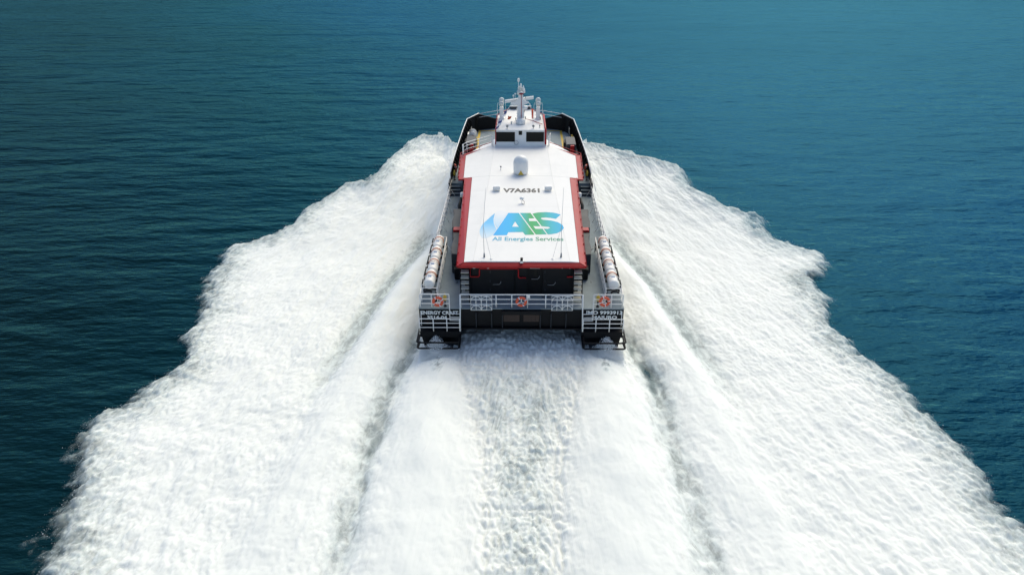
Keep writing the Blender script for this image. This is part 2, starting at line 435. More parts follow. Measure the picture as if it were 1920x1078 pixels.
def build_wake():
    yl, xl, zl = edge_fn(EDGE_L); yr, xr, zr = edge_fn(EDGE_R)
    y_top = 47.0
    rows = []; y = -46.0
    while y < y_top:
        rows.append(y); y += 0.085 if -21 < y < 30 else (0.11 if y >= 30 else 0.3)
    Yr = np.array(rows); NX = 680
    XL = np.interp(Yr, yl, xl); XR = np.interp(Yr, yr, xr); ZL = np.interp(Yr, yl, zl); ZR = np.interp(Yr, yr, zr)
    kk = np.exp(-0.5 * (np.arange(-40, 41) / 18.0) ** 2); kk /= kk.sum()
    ZL = np.convolve(np.pad(ZL, 40, 'edge'), kk, 'valid'); ZR = np.convolve(np.pad(ZR, 40, 'edge'), kk, 'valid')
    t = np.linspace(0, 1, NX)
    X = (XL - 3.2)[:, None] + t[None, :] * (XR - XL + 6.4)[:, None]
    Y = np.repeat(Yr[:, None], NX, 1)
    A = np.abs(X)
    # flow coordinates: radial from a point ahead of the bows
    rad = np.hypot(X, Y - 75); th = np.arctan2(X, -(Y - 75)) * 75
    n_edge = fbm(th * 0.14, rad * 0.14, 3) * 1.5 + fbm(th * 0.6 + 40, rad * 0.5, 3) * 0.75 + fbm(th * 2.0, rad * 1.6 + 9, 3) * 0.35
    def sdist(ys_, xs_, sign):
        best = np.full(X.shape, 1e9, dtype=np.float32); Xf = X.astype(np.float32); Yf = Y.astype(np.float32)
        for i in range(len(ys_) - 1):
            ax_, ay_ = xs_[i], ys_[i]; bx_, by_ = xs_[i + 1] - ax_, ys_[i + 1] - ay_
            t_ = np.clip(((Xf - ax_) * bx_ + (Yf - ay_) * by_) / (bx_ * bx_ + by_ * by_), 0, 1)
            best = np.minimum(best, (Xf - ax_ - t_ * bx_) ** 2 + (Yf - ay_ - t_ * by_) ** 2)
        return np.sqrt(best) * np.where(sign, 1, -1)
    dl = sdist(yl, xl, X > XL[:, None]); dr = sdist(yr, xr, X < XR[:, None])
    left = dl < dr
    d0 = np.where(left, dl, dr)
    ze = np.where(left, ZL[:, None], ZR[:, None])
    fr = 44.3 - np.clip(9.6 - A, 0, 3) * 1.7 - np.clip(A - 10, 0, 9) * 0.2
    bow = sst(14, 34, Y)
    d = np.minimum(d0, fr - Y) + n_edge * (1.0 - 0.35 * bow)
    # ---- height
    lump = fbm(th * 0.35, rad * 0.22, 3) * 0.55
    mid = fbm(th * 1.1 + 5, rad * 0.45, 4, 0.55, True)
    fine = fbm(th * 3.3, rad * 1.4, 3, 0.55, True)
    hin = 0.45 + 0.3 * lump
    Ld = 3.0 + 7.0 * bow
    h = hin + np.maximum(ze - 0.45, 0) * np.exp(-np.maximum(d, 0) / Ld)
    # sheet thrown up along the fore half of the hulls
    hull = np.exp(-np.maximum(A - 6.8, 0) / 2.6) * sst(17, 27, Y) * sst(41, 34, Y)
    h = h + hull * 1.4
    # sweep of curved streaks in the bow sheet
    h = h + bow * 0.07 * np.sin((th * 0.55 + rad * 0.25) * 1.7 + 2.5 * fbm(th * 0.2, rad * 0.1, 2)) * np.exp(-np.maximum(A - 7, 0) / 7)
    # trough beside the hull and the second, smooth wave that leaves the quarter
    xr2 = np.interp(Y, [-46, -20, -4.4, 2.5, 11, 16, 20], [15.5, 12.6, 11.2, 10.3, 9.0, 7.7, 7.0])
    amp2 = np.interp(Y, [-46, -20, 0, 10, 16, 20], [0.15, 0.25, 0.5, 0.65, 0.42, 0.0])
    g2 = np.where(A > xr2, np.exp(-((A - xr2) / 1.1) ** 2), np.exp(-((A - xr2) / 2.4) ** 2))
    h = h + amp2 * g2
    trough = np.exp(-((A - (xr2 + 1.9)) / 0.9) ** 2) * sst(-12, 4, Y) * sst(24, 18, Y)
    h = h - 0.5 * trough
    # valley between the quarter wave and the jet wash
    xv = np.interp(Y, [-46, -20, -13, -7, -0.6, 3], [9.4, 8.6, 8.8, 8.6, 7.8, 7.4])
    wv = np.interp(Y, [-46, -20, -7, 0, 4], [1.0, 0.9, 0.85, 0.7, 0.4])
    xv = xv + 0.45 * fbm(X * 0.02 + 3, Y * 0.16, 3) + np.where(X > 0, 0.1, 0.0)
    val = np.exp(-((A - xv) / wv) ** 2) * sst(5, 0.5, Y) * np.interp(Y, [-30, -18, -8, 0], [0.35, 0.65, 0.95, 1.0]) * np.clip(0.85 + 0.7 * fbm(X * 0.5, Y * 0.22, 3), 0.25, 1.15)
    # jet wash behind each hull
    xj = np.interp(Y, [-46, -20, -13, -7, -2.5], [5.6, 5.1, 5.3, 5.6, 5.6])
    wj = np.interp(Y, [-46, -20, -13, -7, -2.5, -1], [3.6, 2.9, 2.8, 2.1, 1.25, 1.1])
    aj = np.interp(Y, [-46, -24, -12, -6, -3, -1.6, -0.5], [0.3, 0.5, 0.65, 0.65, 0.5, 0.35, 0.0])
    q = np.clip(1 - ((A - xj) / (wj * 1.12)) ** 2, 0, 1)
    jet = 0.55 * np.sqrt(q) + 0.45 * np.exp(-((A - xj) / (wj * 0.7)) ** 2)
    h = h + aj * jet
    inner = sst(0.4, -0.6, A - (xj - wj)) * sst(3, 0, Y)            # channel between the hulls
    tun = sst(2.6, -0.5, A - 3.6) * sst(-10, 1.5, Y)
    h = h * (1 - 0.85 * val) + 0.45 * tun
    smooth = np.clip(jet * sst(0, -3, Y) + 0.85 * sst(-6, 26, Y) + 0.6 * g2 * (amp2 > 0.1), 0, 1)
    edge_rel = sst(4.0, 0.2, d) * (1 - bow)
    h = h + (0.085 * mid + 0.06 * fine) * (1 - 0.8 * smooth) * (1 + 0.9 * edge_rel)
    h = h + (0.03 + 0.04 * sst(-0.1, 0.3, lump)) * fbm(th * 1.2, rad * 0.2, 4, 0.6) * (1 - inner) * (1 - 0.5 * jet)
    h = h + inner * (0.10 * fine + 0.06 * mid)
    # fall off to the sea outside the crest
    fall = sst(-1.7 - 1.2 * bow, 0.45, d)
    h = np.maximum(h, 0.10) * fall + 0.015
    # ---- density (opacity) of the foam
    den = sst(-1.7 - 1.3 * bow, 1.1 + 1.6 * bow, d)
    den = den * (1 - 0.58 * val * (0.55 + 0.6 * np.clip(fbm(A * 0.9, Y * 0.25, 3) + 0.5, 0, 1)))
    den = den * (1 - inner * (0.23 + 0.2 * fbm(X * 0.8, Y * 0.35, 3)) * sst(0.2, -2.0, A - (xj - wj)) * sst(-1.0, -6.5, Y))
    den = den * (1 - 0.40 * trough)
    nozz = np.exp(-((A - 5.6) / 0.42) ** 2) * sst(-5.0, -3.0, Y) * sst(0.5, -1.2, Y)
    den = den * (1 - 0.5 * nozz * (0.7 + 0.8 * np.clip(fine, -0.5, 1)))
    dark_edge = edge_rel * sst(-0.3, 0.6, d)
    den = den * (1 - 0.25 * dark_edge)
    rough = 0.62 * (1 - 0.8 * smooth) + 0.25 * edge_rel
    # ---- mesh
    ny, nx = X.shape
    keep_v = den > 0.02
    inside = ((A > 4.3) & (A < 6.75) & (Y > 0.2) & (Y < 36)) | ((A <= 4.3) & (Y > 9) & (Y < 40))
    ok = keep_v & ~inside
    fq = ok[:-1, :-1] | ok[1:, :-1] | ok[:-1, 1:] | ok[1:, 1:]
    idx = np.arange(ny * nx).reshape(ny, nx)
    quads = np.stack([idx[:-1, :-1][fq], idx[:-1, 1:][fq], idx[1:, 1:][fq], idx[1:, :-1][fq]], 1)
    used = np.unique(quads); remap = np.full(ny * nx, -1); remap[used] = np.arange(len(used))
    quads = remap[quads]
    co = np.stack([X.ravel(), Y.ravel(), h.ravel()], 1)[used].astype(np.float32)
    me = bpy.data.meshes.new('wake_foam')
    me.vertices.add(len(co)); me.vertices.foreach_set('co', co.ravel())
    me.loops.add(quads.size); me.loops.foreach_set('vertex_index', quads.ravel().astype(np.int32))
    me.polygons.add(len(quads)); me.polygons.foreach_set('loop_start', np.arange(0, quads.size, 4, dtype=np.int32))
    me.polygons.foreach_set('loop_total', np.full(len(quads), 4, dtype=np.int32))
    me.polygons.foreach_set('use_smooth', np.ones(len(quads), dtype=bool))
    me.update(calc_edges=True)
    for nm, arr in (('foam_amount', den), ('foam_relief', rough)):
        a = me.attributes.new(nm, 'FLOAT', 'POINT'); a.data.foreach_set('value', arr.ravel()[used].astype(np.float32))
    a = me.attributes.new('flow', 'FLOAT_VECTOR', 'POINT')
    a.data.foreach_set('vector', np.stack([(th * (1 + 0.7 * inner)).ravel()[used], (rad * (1 + 0.9 * sst(3.5, -1, np.abs(X) - 2))).ravel()[used], h.ravel()[used]], 1).astype(np.float32).ravel())
    me.materials.append(M['foam'])
    o = bpy.data.objects.new('wake_foam', me); COL.objects.link(o)
    tag(o, 'broad white foaming wake spreading from both sides of the vessel', 'wake foam', kind='stuff')
    return (X, Y, h, d, den, bow, val)


WK = build_wake()


def droplets(name, pts, sizes, label):
    oc = np.array([(1, 0, 0), (-1, 0, 0), (0, 1, 0), (0, -1, 0), (0, 0, 1), (0, 0, -1)], dtype=np.float32)
    fc = np.array([(0, 2, 4), (2, 1, 4), (1, 3, 4), (3, 0, 4), (2, 0, 5), (1, 2, 5), (3, 1, 5), (0, 3, 5)])
    n = len(pts); v = (pts[:, None, :] + oc[None] * sizes[:, None, None]).reshape(-1, 3)
    f = (fc[None] + (np.arange(n) * 6)[:, None, None]).reshape(-1, 3)
    me = bpy.data.meshes.new(name); me.from_pydata(v.tolist(), [], f.tolist()); me.materials.append(M['drop'])
    o = bpy.data.objects.new(name, me); COL.objects.link(o)
    return tag(o, label, 'spray', kind='stuff')


M['drop'] = mat('spray_white', (0.85, 0.87, 0.86), 0.8)
X, Y, h, d, den, bow, val = WK
rs = np.random.RandomState(3)
cand = np.argwhere((np.abs(d + 0.15) < 0.8) & (Y > -22))
pick = cand[rs.choice(len(cand), 6000)]
pp = np.stack([X[pick[:, 0], pick[:, 1]], Y[pick[:, 0], pick[:, 1]], h[pick[:, 0], pick[:, 1]]], 1)
bb = bow[pick[:, 0], pick[:, 1]]
pp += rs.normal(0, 1, pp.shape) * (0.12 + 0.35 * bb)[:, None]; pp[:, 2] = np.maximum(pp[:, 2] + np.abs(rs.normal(0, 0.12, len(pp))), 0.03)
droplets('edge_spray', pp, np.exp(rs.normal(-4.5, 0.35, len(pp))), 'fine white droplets flying along the outer edges of the wake')
del WK, X, Y, h, d, den, bow, val

# ================================================================== the vessel
V = bpy.data.objects.new('crew_catamaran', None); COL.objects.link(V); V.matrix_world = BM
tag(V, 'black and white twin hulled crew vessel with red trimmed cabin roof speeding away', 'boat')

DK, FD, RF = 3.6, 4.5, 6.5           # main deck, foredeck, cabin roof (vessel frame)
HALF = [(0, 7.0), (4, 6.95), (10, 6.8), (16, 6.68), (22, 6.62), (27, 6.5), (33, 6.25), (37.3, 5.95), (39.3, 4.75), (40.2, 2.7)]


def half(y): return float(np.interp(y, [a for a, _ in HALF], [b for _, b in HALF]))


# ---- hulls
for sgn in (-1, 1):
    secs = []
    for y in (0.0, 6, 12, 18, 21.96, 21.97, 24, 29, 33, 36, 38, 39.2):
        w = half(min(y, 37)) - 0.02; t = max(0, (y - 26) / 13.2)
        inn = 4.2 + (w - 4.2) * 0.42 * t ** 1.5; out = w - (w - 4.2) * 0.35 * t ** 1.6
        top = DK - 0.065 if y < 21.965 else FD - 0.065
        zb = -0.9 + 1.0 * t ** 3; c = (inn + out) / 2
        lo = 1 - 0.9 * t ** 1.3
        secs.append([(sgn * p, y, z) for p, z in ((out if y < 36 else out, top), (out, 1.7), (c + (out - 0.25 - c) * lo, 0.4), (c + (out - 0.9 - c) * lo, -0.3 + 0.3 * t), (c, zb),
                                                  (c + (inn + 0.9 - c) * lo, -0.3 + 0.3 * t), (c + (inn + 0.15 - c) * lo, 0.4), (inn, 1.9), (inn, top))])
    MB().loft(secs).build('hull', M['black'], V)
# ---- bridge deck between the hulls
MB().box(-4.22, 4.22, 0.12, 37, 2.05, DK - 0.07).build('bridge_deck', M['black'], V)
# stern beam details: vertical ribs, ledge, two louvred openings with hoods
beam = MB().box(-4.15, 4.15, -0.12, 0.10, 2.0, 2.1).build('stern_ledge', M['black'], V)
for px in (893, 922, 942, 1013, 1033, 1061):
    x = U(px, 600, Y=0.05)[0]
    MB().box(x - 0.03, x + 0.03, -0.10, 0.11, 2.12, 3.28).build('stern_rib', M['casing'], V)
for x0 in (-1.22, 0.15):
    hd = MB().prism([(x0 - 0.1, -0.32), (x0 + 1.2, -0.32), (x0 + 1.2, 0.1), (x0 - 0.1, 0.1)], 3.27, 3.54).build('vent_hood', M['black'], V)
    lv = MB().box(x0, x0 + 1.1, 0.02, 0.108, 2.55, 3.24).build('louvre', M['brown'], V)
    for k in range(4):
        MB().box(x0 + 0.02 + k * 0.275, x0 + 0.25 + k * 0.275, -0.02, 0.02, 2.6, 3.2).build('louvre_panel', M['brown'], lv)

# ---- decks
out = [(half(y), y) for y in (0, 4, 10, 16, 21.95)]
poly = out + [(-a, b) for a, b in out[::-1]]
MB().prism(poly, DK - 0.06, DK).build('main_deck', M['deck'], V)
out = [(half(y), y) for y in (21.95, 27, 33, 37.3, 39.3, 40.2)]
poly = out + [(-a, b) for a, b in out[::-1]]
fdk = MB().prism(poly, FD - 0.9, FD).build('foredeck', M['deck'], V)
for sgn in (-1, 1):     # yellow walkway line
    MB().box(sgn * 4.62 - 0.13, sgn * 4.62 + 0.13, 26.5, 39.2, FD + 0.002, FD + 0.006).build('yellow_line', M['yellow'], fdk)
MB().box(-4.45, 4.45, 38.95, 39.2, FD + 0.002, FD + 0.006).build('yellow_line', M['yellow'], fdk)
for sgn, ch in ((-1, '2'), (1, '1')):
    p = U(1108 if sgn > 0 else 857, 529, Z=DK)
    text(ch, 0.42, M['text_black'], V, 'deck_number', (p[0], p[1] - 0.15, DK + 0.006), Matrix.Identity(4), extrude=0.002)

# ---- steps up to the foredeck
for sgn in (-1, 1):
    st = MB().box(sgn * 6.6 - 0.07, sgn * 6.6 + 0.07, 20.75, 22.3, DK, FD + 0.42).build('stair_side', M['casing'], V, 0.01)
    for k in range(3):
        MB().box(min(sgn * 5.62, sgn * 6.53), max(sgn * 5.62, sgn * 6.53), 20.95 + 0.33 * k, 20.95 + 0.33 * k + 0.36, DK + 0.18 + 0.225 * k, DK + 0.225 * (k + 1)).build('step', M['deck'], st)
        MB().box(min(sgn * 5.64, sgn * 6.52), max(sgn * 5.64, sgn * 6.52), 21.02 + 0.33 * k, 21.95, DK + 0.005, DK + 0.18 + 0.225 * k).build('riser', M['greybox'], st)

# ---- bulwark round the foredeck
bw = [(half(y), y) for y in (22.4, 25, 28, 31, 34, 37.3, 39.3)]
zt = [5.35, 5.75, 5.85, 5.95, 6.1, 6.3, 6.4]
for sgn in (-1, 1):
    mb = MB()
    for k in range(len(bw) - 1):
        (x0, y0), (x1, y1) = bw[k], bw[k + 1]
        q = [(x0, y0), (x1, y1), (x1 - 0.07, y1 - 0.02), (x0 - 0.07, y0 - 0.02)]
        mb.add([(sgn * a, b, FD - 0.3) for a, b in q] + [(sgn * q[i][0], q[i][1], (zt[k], zt[k + 1], zt[k + 1], zt[k])[i]) for i in range(4)],
               [(0, 1, 2, 3), (4, 5, 6, 7), (0, 1, 5, 4), (1, 2, 6, 5), (2, 3, 7, 6), (3, 0, 4, 7)])
    # bow panel, sloping down towards the middle
    (x0, y0), (x1, y1) = bw[-1], (2.5, 40.15)
    mb.add([(sgn * x0, y0, FD - 0.3), (sgn * x1, y1, FD - 0.3), (sgn * x1, y1 - 0.07, FD - 0.3), (sgn * x0, y0 - 0.07, FD - 0.3),
            (sgn * x0, y0, 6.4), (sgn * x1, y1, 5.55), (sgn * x1, y1 - 0.07, 5.55), (sgn * x0, y0 - 0.07, 6.4)],
           [(0, 1, 2, 3), (4, 5, 6, 7), (0, 1, 5, 4), (1, 2, 6, 5), (2, 3, 7, 6), (3, 0, 4, 7)])
    b = mb.build('bulwark', M['black'], V)
    MB().tube([(sgn * (x - 0.03), y, z + 0.05) for (x, y), z in zip(bw, zt)] , 0.055).build('cap_rail', M['white'], b)
    for y in np.arange(24, 39.2, 1.05):
        x = half(y) - 0.06; z = float(np.interp(y, [q[1] for q in bw], zt))
        MB().prism([(sgn * x, y - 0.03), (sgn * (x - 0.28), y - 0.03), (sgn * (x - 0.28), y + 0.03), (sgn * x, y + 0.03)][::1 if sgn < 0 else -1], FD + 0.004,
                   [z - 0.04, z - 0.4, z - 0.4, z - 0.04][::1 if sgn < 0 else -1]).build('bulwark_rib', M['black'], b)


# ---- guard rails
def rail(pts, hs, name='guard_rail', m='white', r=0.042, stan=None, posts=1.5, ends=True, parent=None, close=False):
    """pts: deck points; hs: bar heights (last = top); a part with each stanchion below it"""
    mb = MB()
    for h_ in hs: mb.tube([(x, y, z + h_) for x, y, z in pts], r if h_ == hs[-1] else r * 0.8, 6)
    o = mb.build(name, M[m], parent or V)
    if stan is None:
        stan = []
        for a, b in zip(pts[:-1], pts[1:]):
            L = (Vector(b) - Vector(a)).length; k = max(1, round(L / posts))
            for i in range(k): stan.append(tuple(Vector(a).lerp(Vector(b), i / k)))
        stan.append(pts[-1])
    for p in stan:
        MB().tube([p, (p[0], p[1], p[2] + hs[-1])], r * 1.0, 6).build('stanchion', M[m], o)
    return o


HS = [0.30, 0.66, 1.02]
# stern, middle
rail([(-4.12, 0.1, DK), (4.12, 0.1, DK)], HS, stan=[(x, 0.1, DK) for x in (-4.12, -1.72, -0.65, 0.42, 1.65, 4.12)] )
for sgn in (-1, 1):
    # quarter rail, beside the gate
    rail([(sgn * 4.9, 0.12, DK), (sgn * 6.88, 0.12, DK), (sgn * 6.88, 1.0, DK)], HS, stan=[(sgn * x, 0.12, DK) for x in (5.5, 6.1, 6.88)])
    # tall gate posts running down to the boarding platform, with rungs
    lad = MB().tube([(sgn * 4.9, 0.1, DK + 1.02), (sgn * 4.88, -0.12, DK - 0.9)], 0.035).tube([(sgn * 4.16, 0.1, DK + 1.02), (sgn * 4.16, -0.1, DK), (sgn * 4.16, -0.72, 2.2)], 0.045)
    lad = lad.build('boarding_ladder', M['white'], V)
    for z in (3.25, 2.98, 2.72):
        MB().tube([(sgn * 4.9, -0.12, z), (sgn * 4.16, -0.16, z)], 0.032).build('rung', M['white'], lad)
    # boarding platform with its own rail
    pf = MB().box(min(sgn * 4.15, sgn * 6.9), max(sgn * 4.15, sgn * 6.9), -0.75, 0.02, 1.75, 2.2).build('boarding_platform', M['black'], V, 0.02)
    rail([(sgn * 4.16, -0.7, 2.2), (sgn * 6.9, -0.7, 2.2)], [0.3, 0.64, 0.98], 'platform_rail', r=0.034, stan=[(sgn * x, -0.7, 2.2) for x in (4.18, 5.05, 5.97, 6.9)])
    MB().tube([(sgn * 6.86, 0.0, 3.4), (sgn * 6.86, -0.1, 2.3)], 0.03).build('grab_bar', M['white'], V)
    # black tube guard round the waterjet
    g = MB()
    for yy, zz in ((-1.55, 1.82), (-1.5, 1.33)):
        g.tube([(sgn * 4.2, 0, zz + 0.15), (sgn * 4.2, yy + 0.1, zz), (sgn * 4.3, yy, zz), (sgn * 6.95, yy, zz), (sgn * 7.05, yy + 0.1, zz), (sgn * 7.02, -0.1, zz + 0.2)], 0.06, 8)
    g.tube([(sgn * 7.02, -1.5, 1.33), (sgn * 6.82, -1.4, 1.82)], 0.05); g.tube([(sgn * 4.25, -1.5, 1.33), (sgn * 4.25, -1.5, 1.82)], 0.05)
    g.tube([(sgn * 6.98, -0.2, 2.0), (sgn * 6.9, -0.7, 2.2)], 0.05)
    g.build('jet_guard', M['black'], V)
    # nozzles
    for xx in (5.05, 6.15):
        MB().lathe([(0.34, 0.0), (0.34, -0.5), (0.28, -0.75), (0.22, -0.75), (0.22, -0.3)], (sgn * xx, 0.0, 0.75), 'Y', 16).build('jet_nozzle', M['casing'], V)
    # side rails with inclined braces
    sp = [(sgn * (half(y) - 0.1), y, DK) for y in (9.2, 11, 13, 15, 17, 19, 21, 22.4)]
    o = rail(sp, HS, posts=1.0)
    for p in sp[::1]:
        MB().tube([(p[0], p[1], DK + 0.7), (p[0] - sgn * 0.45, p[1] - 0.15, DK)], 0.025, 5).build('brace', M['white'], o)
    # raised forward gate rail, slightly outboard
    mbx = MB().tube([(sgn * (half(y) + (0.18 if sgn > 0 else 0.0)), y, DK + z) for y, z in ((19.5, 1.05), (22.5, 1.35), (24.5, 1.75), (26.0, 1.85))], 0.035)
    mbx.build('gate_rail', M['white'], V)
    # front rail over the low middle of the bow
    rail([(sgn * 4.7, 39.25, 6.4 - 1.02), (sgn * 2.6, 40.1, 6.55 - 1.02), (sgn * 0.02, 40.3, 6.55 - 1.02)], [0.62, 1.02], 'bow_rail', stan=[(sgn * 2.6, 40.1, 5.53), (sgn * 0.7, 40.25, 5.53)])

# round bar frames hung on the stern rail
for sgn in (-1, 1):
    xa, xb = (U(882, 552, Y=-0.05)[0], U(922, 552, Y=-0.05)[0]) if sgn < 0 else (U(1035, 552, Y=-0.05)[0], U(1075, 552, Y=-0.05)[0])
    g = MB(); z0, z1 = DK - 0.12, DK + 1.0; yy = -0.02
    g.tube([(xa, yy, z0), (xb, yy, z0), (xb, yy, z1), (xa, yy, z1)], 0.028, 6, True)
    xm = (xa + xb) / 2
    for x in ((xa + xm) / 2, xm, (xb + xm) / 2): g.tube([(x, yy, z0), (x, yy, z1)], 0.026)
    for z in (0.28, 0.66): g.tube([(xa, yy, DK + z), (xb, yy, DK + z)], 0.024)
    fo = g.build('bar_frame', M['white'], V)
    for ca in ((xa + xm) / 2, (xb + xm) / 2):
        rr = (xm - xa) / 2 - 0.02
        for zc in (DK - 0.08, DK + 0.62):
            MB().tube([(ca + rr * math.cos(t_), yy - 0.02, zc + rr * math.sin(t_) * 0.95) for t_ in np.linspace(0, PI, 9)], 0.026).build('bar_hoop', M['white'], fo)

# ---- lettering on the transoms
TR = Matrix.Rotation(PI / 2, 4, 'X')
for body, body2, sgn in (('ENERGY CRAFT', '3514-04', -1), ('IMO 9993913', 'MAJURO', 1)):
    if sgn < 0: a, b = U(789, 586.2, Y=-0.04), U(859.5, 586.2, Y=-0.04); c, e = U(801, 595, Y=-0.04), U(838, 595, Y=-0.04)
    else: a, b = U(1099.5, 586.2, Y=-0.04), U(1167, 586.2, Y=-0.04); c, e = U(1110, 595, Y=-0.04), U(1157, 595, Y=-0.04)
    text(body, 0.37, M['text_white'], V, 'lettering', ((a[0] + b[0]) / 2, -0.03, a[2] - 0.13), TR, width=b[0] - a[0], bold=0.012, extrude=0.006)
    text(body2, 0.32, M['text_white'], V, 'lettering', ((c[0] + e[0]) / 2, -0.03, c[2] - 0.11), TR, width=e[0] - c[0], bold=0.012, extrude=0.006)

# ---- deckhouse walls
wall = MB().prism([(-3.95, 1.9), (3.95, 1.9), (4.35, 18.6), (5.1, 18.6), (5.35, 24.9), (2.75, 27.6), (-2.75, 27.6), (-5.35, 24.9), (-5.1, 18.6), (-4.35, 18.6)], DK - 0.02, 6.2).build('cabin_wall', M['dark'], V)
# front part of the cabin drops to the foredeck
MB().prism([(-5.2, 24.6), (5.2, 24.6), (5.0, 26.0), (2.7, 30.5), (-2.7, 30.5), (-5.0, 26.0)], FD, 6.1).build('front_cabin', M['white'], V)
xd0, xd1 = U(989, 530, Y=1.9)[0], U(1017, 530, Y=1.9)[0]
xw0, xw1 = U(884, 530, Y=1.85)[0], U(1070, 530, Y=1.85)[0]
for a, b in ((xw0, xd0 - 0.9), (xd0 - 0.86, xd0), (xd1, xw1)):
    pn = MB().box(a + 0.02, b - 0.02, 1.78, 1.902, DK + 0.03, 6.05).build('wall_panel', M['dark'], wall, 0.015)
door = MB().box(xd0 + 0.04, xd1 - 0.04, 1.87, 1.9, DK + 0.12, 6.0).build('cabin_door', M['black'], V)
MB().box(xd0 + 0.42, xd0 + 0.7, 1.855, 1.872, 5.15, 5.5).build('door_window', M['glass'], door)
MB().box(xd0 - 0.0, xd1 + 0.0, 1.4, 1.9, DK + 0.002, DK + 0.1).build('door_sill', M['deck'], door)
for px, py in ((931, 533), (1003, 523), (1033, 534)):
    p = U(px, py, Y=1.76)
    hm = MB().tube([(p[0] - 0.25, 1.73, p[2]), (p[0] + 0.18, 1.73, p[2]), (p[0] + 0.3, 1.73, p[2] + 0.14), (p[0] + 0.3, 1.73, p[2] + 0.24)], 0.022)
    hm.build('door_handle', M['steel'], wall)
for px in (919, 1022):
    for py in (510, 527, 543):
        p = U(px, py, Y=1.77); MB().box(p[0] - 0.03, p[0] + 0.03, 1.745, 1.785, p[2] - 0.09, p[2] + 0.09).build('hinge', M['casing'], wall)


def pipe_px(pts, y, r, m, name, parent):
    return MB().tube([U(a, b, Y=y) for a, b in pts], r, 8).build(name, M[m], parent)


pipe_px([(881, 503), (881, 517), (883, 519), (897, 519), (899, 517), (899, 506), (901, 504), (970, 504), (972, 506), (972, 519), (974, 521), (986, 521)], 1.68, 0.045, 'red', 'red_pipe', wall)
pipe_px([(1063, 519), (1074, 519), (1076, 517), (1076, 503)], 1.68, 0.05, 'red', 'red_pipe', wall)
for px in (889, 915, 1054, 1068):
    p = U(px, 502.5, Y=1.5); MB().lathe([(0.1, 0), (0.13, 0.03), (0.13, 0.08)], (p[0], 1.5, p[2]), 'Z', 12).build('eave_lamp', M['lamp'], wall)
p = U(1003, 502, Y=1.5); MB().box(p[0] - 0.33, p[0] + 0.33, 1.4, 1.55, p[2] - 0.02, p[2] + 0.06).build('eave_lamp', M['lamp'], wall, 0.01)

# ---- ladders at the aft corners
for sgn in (-1, 1):
    xc = sgn * 3.86
    ld = MB()
    for e in (-0.3, 0.3): ld.tube([(xc + e, 0.85, DK), (xc + e, 1.35, 5.9)], 0.045)
    ld = ld.build('roof_ladder', M['black'], V)
    for k in range(6):
        z = DK + 0.3 + k * 0.37; y = 0.85 + 0.5 * (z - DK) / 2.3
        MB().box(xc - 0.27, xc + 0.27, y - 0.26, y + 0.2, z - 0.03, z + 0.02).build('tread', M['tread'], ld)

# ---- side casings, with the red hose box between them
for sgn in (-1, 1):
    for (y0, y1, xo, xi) in ((5.0, 9.15, 5.12, 4.3), (9.85, 13.9, 5.45, 4.6)):
        MB().prism([(sgn * xi, y0), (sgn * xo, y0 + 0.2), (sgn * (xo + 0.12), y0 + 1.5), (sgn * (xo + 0.05), y1 - 1.2), (sgn * (xo + 0.22), y1), (sgn * xi, y1)][::sgn], DK + 0.004, 5.2).build('air_intake_casing', M['casing'], V, 0.05)
    MB().prism([(sgn * 4.05, 4.1), (sgn * 4.85, 4.1), (sgn * 4.95, 4.98), (sgn * 4.05, 4.98)][::sgn], DK + 0.004, 4.5).build('deck_locker', M['black'], V, 0.05)
    MB().box(min(sgn * 4.75, sgn * 5.3), max(sgn * 4.75, sgn * 5.3), 9.15, 9.8, 4.6, 5.35).build('hose_box', M['red'], V, 0.03)
    MB().box(min(sgn * 4.5, sgn * 4.72), max(sgn * 4.5, sgn * 4.72), 9.2, 9.7, 4.9, 5.45).build('hose_reel', M['white'], V, 0.03)
    # hoses and fittings beside the notch in the roof
    for k, px in enumerate((4.75, 4.95, 5.1)):
        MB().tube([(sgn * px, 18.5, 6.2), (sgn * (px + 0.02), 18.2, 5.6), (sgn * (px - 0.05), 17.4, 4.6), (sgn * (px - 0.05), 16.4, 4.2)], 0.06, 6).build('service_pipe', M['red' if k < 2 else 'black'], V)
    MB().lathe([(0.2, -0.2), (0.24, -0.1), (0.24, 0.1), (0.2, 0.2)], (sgn * 5.05, 16.6, 5.4), 'X', 12).build('drum', M['canister'], V)
    MB().tube([(sgn * 5.2, 15.0, 4.2), (sgn * 5.3, 15.6, 4.8), (sgn * 5.2, 16.2, 5.0), (sgn * 5.3, 16.9, 4.6), (sgn * 5.2, 17.5, 4.9)], 0.14, 8).build('black_hose', M['rubber'], V)

# ---- cabin roof: white panels, red sloping border
KINK = 2.45


def roof_z(x, y):
    # flat middle, sides falling gently outward
    k = np.interp(y, [1, 10, 18, 27], [3.3, 3.0, 2.75, 2.6]); return RF - max(0, abs(x) - k) * 0.09


roof = MB().prism([(-4.25, 1.35), (4.25, 1.35), (4.75, 18.5), (5.3, 18.5), (5.6, 25.2), (2.7, 27.4), (-2.7, 27.4), (-5.6, 25.2), (-5.3, 18.5), (-4.75, 18.5)], 6.12, 6.2).build('roof', M['red'], V)


def lim(y): return float(np.interp(y, [1.34, 18.35], [3.9, 4.3])) if y < 18.35 else float(np.interp(y, [18.35, 24.7, 27.5], [5.05, 5.25, 2.75]))


